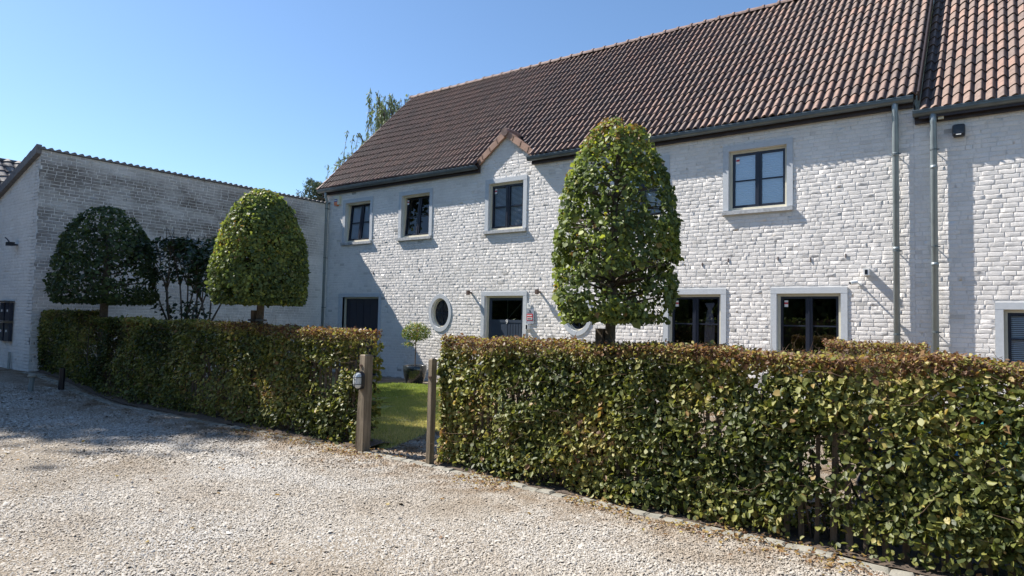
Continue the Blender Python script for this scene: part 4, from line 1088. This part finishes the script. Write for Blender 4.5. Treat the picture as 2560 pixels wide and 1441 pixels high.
for m_, e in ends:
    for k in range(14):
        f = R.uniform(.5, 1.08); p = m_.lerp(e, f) + Vector((R.uniform(-.35, .35), R.uniform(-.5, .5), R.uniform(-.1, .15)))
        L = R.uniform(1.6, 4.2); sway = R.uniform(-.12, .12); n_ = int(L / .055)
        pts = [p + Vector((sway * s + .12 * math.sin(s * 2 + k), 0, .18 * math.sin(min(s, 1) * PI) - s)) for s in np.linspace(0, L, 7)]
        mb.tube(pts, [.012] * 6 + [.004], 3)
        for i in range(n_):
            s = R.random() * L; PP.append((p.x + sway * s + .12 * math.sin(s * 2 + k) + R.gauss(0, .05), p.y + R.gauss(0, .05), p.z + .18 * math.sin(min(s, 1) * PI) - s)); TT.append(R.random())
mb.build('trunk', M['bark'], t)
PP = np.array(PP); print('willow', len(PP)); leaves('crown', PP, np.tile([0, -1., .2], (len(PP), 1)), rng.uniform(.12, .24, len(PP)), np.array(TT), M['willow'], t, aspect=.42, droop=2.2, spread=.6)

t = thing('pine_tree', 'blue green pine showing behind the eave corner above the outbuilding wall', 'tree')
mb = MB(); base = Vector((-29.8, 10, 0)); mb.tube([base, base + Vector((0, 0, 6)), base + Vector((0, 0, 9.2))], [.35, .22, .04], 8)
PP, DD, TT = [], [], []; R = random.Random(20)
for lev in range(15):
    z = 2.6 + lev * .42; L = max(.4, 4.2 - lev * .22)
    for k in range(8):
        an = PI + (k - 3.5) * .42 + R.uniform(-.1, .1) if k < 6 else R.uniform(0, 6.28)
        pts = [base + Vector((math.cos(an) * L * f, math.sin(an) * L * f, z + L * (.02 * f + .26 * f * f))) for f in np.linspace(0, 1, 7)]
        mb.tube(pts, [.05, .045, .04, .03, .025, .02, .01], 4)
        for q in range(24):
            f = R.uniform(.25, 1.0); p = pts[0].lerp(pts[-1], f); p.z = base.z + z + L * (.02 * f + .26 * f * f)
            side = R.uniform(-.45, .45) * (1.2 - f * .6); p = p + Vector((-math.sin(an) * side, math.cos(an) * side, abs(side) * .25))
            ang = R.uniform(.1, .25)
            for w in range(11): PP.append(p + Vector((R.gauss(0, .04), R.gauss(0, .04), R.uniform(0, .34)))); DD.append((R.gauss(0, .6), R.gauss(0, .6), 1)); TT.append(R.random())
mb.build('trunk', M['bark'], t)
PP = np.array([list(p) for p in PP]); DD = np.array(DD); print('pine', len(PP))
leaves('crown', PP, rng.normal(0, 1, (len(PP), 3)), rng.uniform(.10, .17, len(PP)), np.array(TT), M['pine'], t, aspect=.28, droop=-1.2, spread=.4)

# tall tree off to the left: throws the dappled shade over the drive
t = thing('shade_tree', 'tall broadleaf tree beyond the left edge whose shade falls on the drive', 'tree')
mb = MB(); B = Vector((-28.8, -11.3, 0)); mb.tube([B, B + Vector((.1, .1, 6)), B + Vector((-.1, 0, 12)), B + Vector((0, 0, 20))], [.5, .42, .3, .06], 10)
R = random.Random(2); cl = []
for k in range(60):
    an = R.uniform(0, 2 * PI); z = R.uniform(11.0, 20.5); zr = (z - 16) / 5.4; rr = 4.6 * math.sqrt(max(.05, 1 - zr * zr)) * R.uniform(.35, .95)
    e = B + Vector((math.cos(an) * rr, math.sin(an) * rr, z)); mb.tube([B + Vector((0, 0, z - 2.2)), (B + e) / 2 + Vector((0, 0, z * .5 - .3 - .0)) * 0 + (B + Vector((0, 0, z - 2)) + e - B) / 2 * 0 + (B + Vector((0, 0, z - 1.6))).lerp(e, .5), e], [.09, .06, .02], 5); cl.append(e)
mb.build('trunk', M['bark'], t)
cc = np.array([list(q) for q in cl]); idx = rng.integers(0, len(cc), 40000); P = cc[idx] + rng.normal(0, .75, (40000, 3))
leaves('crown', P, rng.normal(0, 1, (40000, 3)), rng.uniform(.17, .28, 40000), rng.random(40000), M['lime'], t, aspect=1.2)

# ------------------------------------------------------------------ surroundings behind the camera, seen only as reflections
t = thing('beech_hedge', 'green hedge across the drive, reflected in the ground floor windows', 'hedge')
n = 14000; X = rng.uniform(-22, 16, n); Z = rng.uniform(0, 2.1, n); Y = -21 + np.abs(rng.normal(0, .12, n)) * -1 + rng.normal(0, .05, n)
leaves('foliage', np.stack([X, Y, Z], 1), np.tile([0, 1., .6], (n, 1)), rng.uniform(.12, .2, n), .35 + rng.random(n) * .35, M['lime'], t)
mb = MB(); mb.box(-22, 16, -21.7, -21.12, 0, 2.0); mb.build('stems', M['twig'], t)
TREES = [(-44, -30, 15, 'farthest left'), (-36, -34, 15, 'second from the left'), (-28, -31, 14, 'third from the left'), (-20, -33, 13, 'fourth from the left'), (-12, -30, 9, 'middle'), (-4, -32, 7.5, 'third from the right'), (4, -31, 7, 'second from the right'), (12, -30, 7, 'farthest right')]
for tx, ty, th, lab in TREES:
    t = thing('broadleaf_tree', lab + ' broadleaf tree beyond the drive, seen only as a reflection', 'tree', 'broadleaf trees reflected in the windows'); mb = MB(); mb.tube([(tx, ty, 0), (tx, ty, th * .6)], [.3, .15], 8); mb.build('trunk', M['bark'], t)
    n = 7000; v = rng.normal(0, 1, (n, 3)); v /= np.linalg.norm(v, axis=1)[:, None]; rad = rng.uniform(.5, 1, n) ** .5
    P = v * rad[:, None] * np.array([5.2, 4, th * .46]) + np.array([tx, ty, th * .52])
    leaves('crown', P, v, rng.uniform(.35, .6, n), rng.random(n) * .6, M['lime'], t, aspect=1.2)

# ------------------------------------------------------------------ potted standard
pot = thing('plant_pot', 'dark glazed round pot on the gravel strip against the house wall', 'pot')
px, py = -12.05, -.80
mb = MB(); mb.lathe((px, py, .0), [(0, 0), (.19, 0), (.215, .02), (.265, .16), (.295, .32), (.30, .44), (.285, .45), (.27, .43), (.262, .36)], 32); mb.build('body', M['pot'], pot, smooth=True)
mb = MB(); mb.lathe((px, py, .0), [(0, .375), (.268, .37)], 24); mb.build('soil', M['soil'], pot)
pl = thing('standard_shrub', 'small lollipop shrub with a thin pale stem growing in the dark pot', 'shrub')
mb = MB(); mb.tube([(px, py, .36), (px + .005, py, .8), (px - .005, py, 1.25), (px, py, 1.45)], [.014, .012, .011, .008], 8)
for k in range(40):
    an = random.uniform(0, 2 * PI); e = random.uniform(-.3, 1.2); mb.tube([(px, py, 1.12 + random.uniform(0, .2)), (px + math.cos(an) * .22 * math.cos(e), py + math.sin(an) * .22 * math.cos(e), 1.25 + math.sin(e) * .22)], [.005, .002], 4)
mb.build('stem', M['twig'], pl)
n = 1900; v = rng.normal(0, 1, (n, 3)); v /= np.linalg.norm(v, axis=1)[:, None]; v[:, 2] = np.where(v[:, 2] < 0, v[:, 2] * .75, v[:, 2])
rad = (1 - np.abs(rng.normal(0, .22, n))) * (1 + .35 * (vnoise(v * 2.5 + 8) - .4))
P = v * rad[:, None] * np.array([.34, .34, .27]) * (1 + .25 * (vnoise(v * 1.7 + 4) - .5))[:, None] + np.array([px, py, 1.27]); P2_ = np.array([px - .16, py - .05, .98]) + rng.normal(0, 1, (160, 3)) * np.array([.10, .08, .03])
P = np.concatenate([P, P2_]); leaves('foliage', P, np.concatenate([v, np.tile([0, 0, 1.], (160, 1))]) + np.array([0, 0, .4]), rng.uniform(.03, .05, len(P)), rng.random(len(P)) ** 1.2, M['potleaf'], pl, aspect=.9)

# ------------------------------------------------------------------ gate posts, lamp, bollards
def post(label, x0, x1, y0, y1, h, notch):
    t = thing('gate_post', label, 'post', 'wooden gate posts')
    mb = MB(); R = random.Random(int(h * 100) + (x0 > -6)); cx, cy = (x0 + x1) / 2, (y0 + y1) / 2; v = []
    lv = [0, .2, .45, .7, .92, h - .015, h]
    for z in lv:
        ins = .010 if z == h else 0
        for a, b in ((x0, y0), (x1, y0), (x1, y1), (x0, y1)):
            v.append((a + (ins if a < cx else -ins) + R.uniform(-.003, .003), b + (ins if b < cy else -ins) + R.uniform(-.003, .003), z + (R.uniform(-.008, .006) if z == h else 0) - (.03 if z == 0 else 0)))
    mb.add(v, [(0, 3, 2, 1), tuple(range(len(v) - 4, len(v)))] + [(i * 4 + k, i * 4 + (k + 1) % 4, i * 4 + 4 + (k + 1) % 4, i * 4 + 4 + k) for i in range(len(lv) - 1) for k in range(4)])
    mb.build('timber', M['oak'], t)
    mb = MB(); mb.box(x0 + .01, x0 + .05, y0 - .014, y0 - .002, notch - .012, notch + .012); mb.cyl((x0 + .03, y0 - .02, notch), (x0 + .03, y0, notch), .006, n=6)
    mb.build('hinge_plate', M['rust'], t)
    return t
post('weathered oak gate post carrying the bulkhead lamp, left of the gap', -6.185, -6.088, -7.64, -7.52, 1.15, 1.02)
post('weathered oak gate post at the end of the right hedge', -5.10, -5.045, -7.61, -7.535, 1.15, .95)
lp = thing('bulkhead_lamp', 'oval caged bulkhead lamp on the left gate post', 'lamp')
lx, ly, lz = -6.142, -7.642, .845
def pill(mb, w, h, y0, y1, bulge=0, n=10):
    out = []
    for s in (1, -1):
        for k in range(n + 1):
            a = (PI * k / n) if s > 0 else PI + PI * k / n; out.append((math.cos(a) * w, math.sin(a) * w + s * (h - w)))
    m = len(out); v = [(lx + p[0], y0, lz + p[1]) for p in out] + [(lx + p[0], (y0 * .45 + y1 * .55), lz + p[1]) for p in out] + [(lx + p[0] * (1 - bulge), y1, lz + p[1] * (1 - bulge * .6)) for p in out]
    mb.add(v, [(a * m + k, a * m + (k + 1) % m, (a + 1) * m + (k + 1) % m, (a + 1) * m + k) for a in range(2) for k in range(m)] + [tuple(range(2 * m, 3 * m))])
mb = MB(); pill(mb, .062, .108, ly + .004, ly - .04, .03); mb.build('base', M['black'], lp)
mb = MB(); pill(mb, .048, .092, ly - .04, ly - .095, .35); mb.build('lens', M['lampglass'], lp, smooth=True)
mb = MB()
mb.tube([(lx, ly - .035, lz - .104), (lx, ly - .08, lz - .095), (lx, ly - .103, lz - .06), (lx, ly - .106, lz), (lx, ly - .103, lz + .06), (lx, ly - .08, lz + .095), (lx, ly - .035, lz + .104)], .004, 6)
for dz in (-.04, .04): mb.tube([(lx - .06, ly - .035, lz + dz), (lx - .052, ly - .085, lz + dz), (lx - .03, ly - .104, lz + dz), (lx + .03, ly - .104, lz + dz), (lx + .052, ly - .085, lz + dz), (lx + .06, ly - .035, lz + dz)], .004, 6)
mb.build('cage', M['black'], lp)
t = thing('garden_stake', 'thin leaning wooden stake beside the left gate post', 'stake'); mb = MB(); mb.tube([(-6.29, -7.56, 0), (-6.275, -7.56, .45), (-6.26, -7.55, .80)], .013, 7); mb.build('cane', M['oak'], t)
def bollard(name, label, x, y, h, r, lean, cap, mat):
    t = thing(name, label, 'bollard'); g0 = float(gz(x, y)); mb = MB()
    p0 = Vector((x, y, g0 - .02)); p1 = p0 + Vector((lean, 0, h)); mb.tube([p0, p0.lerp(p1, .5), p1], [r, r * .97, r * .93], 10); mb.build('shaft', M[mat], t)
    if cap: mb = MB(); mb.lathe(tuple(p1), [(r * 1.5, 0), (r * 1.7, .02), (r * 1.3, .05), (r * .3, .07), (0, .07)], 12); mb.build('cap', M['sett'], t)
bollard('bollard', 'short leaning grey bollard with a round cap at the outbuilding corner', -14.2, -8.35, .27, .045, .05, True, 'zinc_pipe')
bollard('bollard', 'black round bollard in front of the left hedge', -14.15, -7.88, .42, .052, .01, False, 'black')

# ------------------------------------------------------------------ wall mounted items
def wlamp(label, x, z):
    t = thing('wall_lamp', label, 'lamp', 'corroded square wall lamps beside the front door'); mb = MB()
    mb.box(x - .035, x + .035, -.17, -.10, z - .055, z + .055); mb.build('housing', M['rust'], t)
    mb = MB(); mb.box(x - .02, x + .02, -.10, -.0, z - .02, z + .02); mb.build('bracket', M['rust'], t)
    mb = MB(); mb.box(x - .024, x + .024, -.16, -.112, z - .058, z - .0552); mb.build('lens', M['lampglass'], t)
wlamp('small rusty box lamp between the oval window and the front door', -10.93, 2.30); wlamp('small rusty box lamp on the wall right of the front door', -8.84, 2.30)
t = thing('number_sign', 'white plate reading 9 right of the front door', 'sign'); mb = MB(); mb.box(-9.19, -9.09, -.03, -.018, 1.915, 2.045); mb.build('plate', M['white'], t); digit9('numeral', (-9.138, -.034, 1.985), .085, M['textgrey'], t, .001)
t = thing('notice_plate', 'grey and red notice plate mounted beside the front door', 'sign')
mb = MB(); mb.box(-9.195, -8.985, -.030, -.018, 1.555, 1.90); mb.build('plate', M['grey_sign'], t)
mb = MB(); mb.box(-9.185, -9.015, -.034, -.0305, 1.63, 1.79); mb.build('red_panel', M['red'], t)
mb = MB(); mb.box(-9.17, -9.03, -.037, -.0345, 1.65, 1.705)
for k in range(6): mb.box(-9.165 + k * .022, -9.150 + k * .022, -.037, -.0345, 1.735, 1.765)
mb.build('white_lettering', M['white'], t)
mb = MB(); mb.cyl((-9.10, -.030, 1.855), (-9.10, -.034, 1.855), .022, n=5)
for k in range(8): mb.box(-9.165 + k * .016, -9.154 + k * .016, -.033, -.0302, 1.81, 1.82)
for k in range(5): mb.box(-9.16 + k * .024, -9.146 + k * .024, -.0385, -.0372, 1.66, 1.695)
mb.build('small_print', M['navy'], t)
t = thing('doorbell', 'white video doorbell with a black face below the red notice plate', 'doorbell')
mb = MB(); mb.box(-9.175, -9.10, -.10, -.0, 1.42, 1.545); mb.build('housing', M['white'], t); mb = MB(); mb.box(-9.163, -9.122, -.104, -.1003, 1.43, 1.53); mb.build('face', M['black'], t)
t = thing('motion_sensor', 'white box sensor with a dark lens above the right ground floor window', 'sensor')
mb = MB(); mb.box(-2.04, -1.955, -.15, -.0, 2.515, 2.63); mb.build('housing', M['white'], t); mb = MB(); mb.box(-2.02, -1.975, -.154, -.1503, 2.53, 2.61); mb.build('lens', M['black'], t)
t = thing('security_camera', 'small white bullet camera at the corner of the right ground floor window', 'camera')
mb = MB(); mb.cyl((-2.13, -.22, 2.395), (-2.22, -.30, 2.375), .035, n=14); mb.build('body', M['white'], t, smooth=False)
mb = MB(); mb.cyl((-2.222, -.302, 2.3745), (-2.224, -.304, 2.374), .024, n=12); mb.build('lens', M['black'], t)
mb = MB(); mb.tube([(-2.12, -.0, 2.37), (-2.12, -.12, 2.37), (-2.14, -.21, 2.39)], .014, 8); mb.cyl((-2.12, 0, 2.37), (-2.12, -.03, 2.37), .035, n=12); mb.build('bracket', M['white'], t)
t = thing('outdoor_speaker', 'black rounded box high under the gutter of the right wing', 'speaker')
mb = MB(); x0, x1, z0, z1 = -.745, -.565, 4.735, 4.935; N_ = 24; v = []
for y, k_ in ((-.0, .94), (-.10, 1.0), (-.135, .9), (-.145, .7)):
    for k in range(N_):
        a = 2 * PI * k / N_; c, s = math.cos(a), math.sin(a); e = .32; v.append(((x0 + x1) / 2 + math.copysign(abs(c) ** e, c) * (x1 - x0) / 2 * k_, y, (z0 + z1) / 2 + math.copysign(abs(s) ** e, s) * (z1 - z0) / 2 * k_))
mb.add(v, [(a * N_ + k, a * N_ + (k + 1) % N_, (a + 1) * N_ + (k + 1) % N_, (a + 1) * N_ + k) for a in range(3) for k in range(N_)] + [tuple(range(3 * N_, 4 * N_))]); mb.build('housing', M['black'], t)
mb = MB(); mb.box(-.69, -.62, -.148, -.12, 4.752, 4.765); mb.build('lens', M['white'], t)
t = thing('junction_box', 'small cream junction box on the fascia beside the second downpipe', 'box'); mb = MB(); mb.box(-.935, -.855, -.14, -.0845, 5.055, 5.125); mb.build('lid', M['creambox'], t)
t = thing('alarm_siren', 'cream alarm siren box with a blue label and orange base under the left eave', 'alarm')
mb = MB(); mb.box(-16.36, -16.13, -.085, -.0, 5.0, 5.27); mb.build('housing', M['creambox'], t); mb = MB(); mb.box(-16.355, -16.22, -.089, -.0855, 5.09, 5.17); mb.build('label_panel', M['bluelab'], t)
mb = MB(); mb.box(-16.345, -16.24, -.0925, -.0892, 5.12, 5.14); mb.build('lettering', M['white'], t)
mb = MB(); mb.prism([(-16.36, 5.09), (-16.22, 5.09), (-16.22, 4.995), (-16.25, 4.965), (-16.36, 4.985)], 'y', -.09, -.01); mb.build('strobe', M['orange'], t)
t = thing('spotlight', 'black bracket spotlight on the front wall of the outbuilding', 'lamp'); g_ = -7.6
mb = MB(); mb.box(-17.86, -17.68, g_ - .20, g_ - .08, 3.02, 3.10); mb.build('housing', M['black'], t)
mb = MB(); mb.tube([(-17.80, g_ - .14, 3.09), (-17.90, g_ - .16, 3.17), (-17.97, g_ - .18, 3.21)], .014, 6); mb.cyl((-17.76, g_, 3.05), (-17.76, g_ - .1, 3.05), .02, n=8); mb.build('bracket', M['black'], t)
# letter boxes on the outbuilding front
def letterbox(label, x, z):
    t = thing('letter_box', label, 'letter box', 'dark letter boxes on the outbuilding front wall'); mb = MB()
    mb.box(x, x + .27, g_ - .09, g_ - .02, z, z + .40); mb.build('body', M['navy'], t)
    mb = MB(); mb.box(x + .05, x + .22, g_ - .096, g_ - .0905, z + .33, z + .35); mb.build('slot', M['black'], t)
    mb = MB(); mb.box(x + .10, x + .17, g_ - .096, g_ - .0905, z + .20, z + .25); mb.build('name_plate', M['white'], t)
for x, z, lab in ((-17.99, 1.36, 'dark letter box, upper right of the four'), (-18.34, 1.36, 'dark letter box, upper left of the four'), (-17.99, .91, 'dark letter box, lower right of the four'), (-18.34, .91, 'dark letter box, lower left of the four')): letterbox(lab, x, z)
t = thing('letter_box_shelf', 'weathered wooden rack holding the four letter boxes on the outbuilding front wall', 'shelf')
mb = MB(); mb.box(-18.6, -17.68, g_ - .16, g_ - .02, 1.775, 1.80); mb.build('roof_board', M['paling'], t); mb = MB(); mb.box(-18.5, -17.69, g_ - .14, g_ - .02, 1.325, 1.35); mb.build('shelf', M['oak'], t)
t = thing('vent_pipe', 'thin pale vertical pipe at the foot of the outbuilding front wall', 'pipe'); mb = MB(); mb.tube([(-17.70, g_ - .05, .28), (-17.70, g_ - .05, .68)], .025, 8); mb.build('tube', M['zinc_pipe'], t)

# ------------------------------------------------------------------ sheeting behind the right hedge
t = thing('plastic_cover', 'crumpled teal and blue plastic cover glimpsed through the right end of the hedge', 'cover')
for nm, cx, cy, wx, wy, h, mt in (('blue_sheet', -.55, -6.35, .50, .35, .80, 'blue'), ('teal_sheet', .12, -6.30, .42, .35, .92, 'teal')):
    K, L = 36, 18; v = []
    for i in range(L + 1):
        for k in range(K):
            a = 2 * PI * k / K; f = i / L; rr = 1 if f < .75 else math.sqrt(max(0, 1 - ((f - .75) / .25) ** 2)); e = .5
            c, s = math.cos(a), math.sin(a); w = 1 + .08 * math.sin(a * 7 + f * 9) + .05 * math.sin(a * 13 - f * 14)
            v.append((cx + math.copysign(abs(c) ** e, c) * wx * rr * w, cy + math.copysign(abs(s) ** e, s) * wy * rr * w, h * (f if f < .75 else .75 + .25 * math.sin((f - .75) / .25 * PI / 2)) + .02 * math.sin(a * 5)))
    mb = MB(); mb.add(v, [(i * K + k, i * K + (k + 1) % K, (i + 1) * K + (k + 1) % K, (i + 1) * K + k) for i in range(L) for k in range(K)]); mb.build(nm, M[mt], t, smooth=True)
print('objects', len(bpy.data.objects))
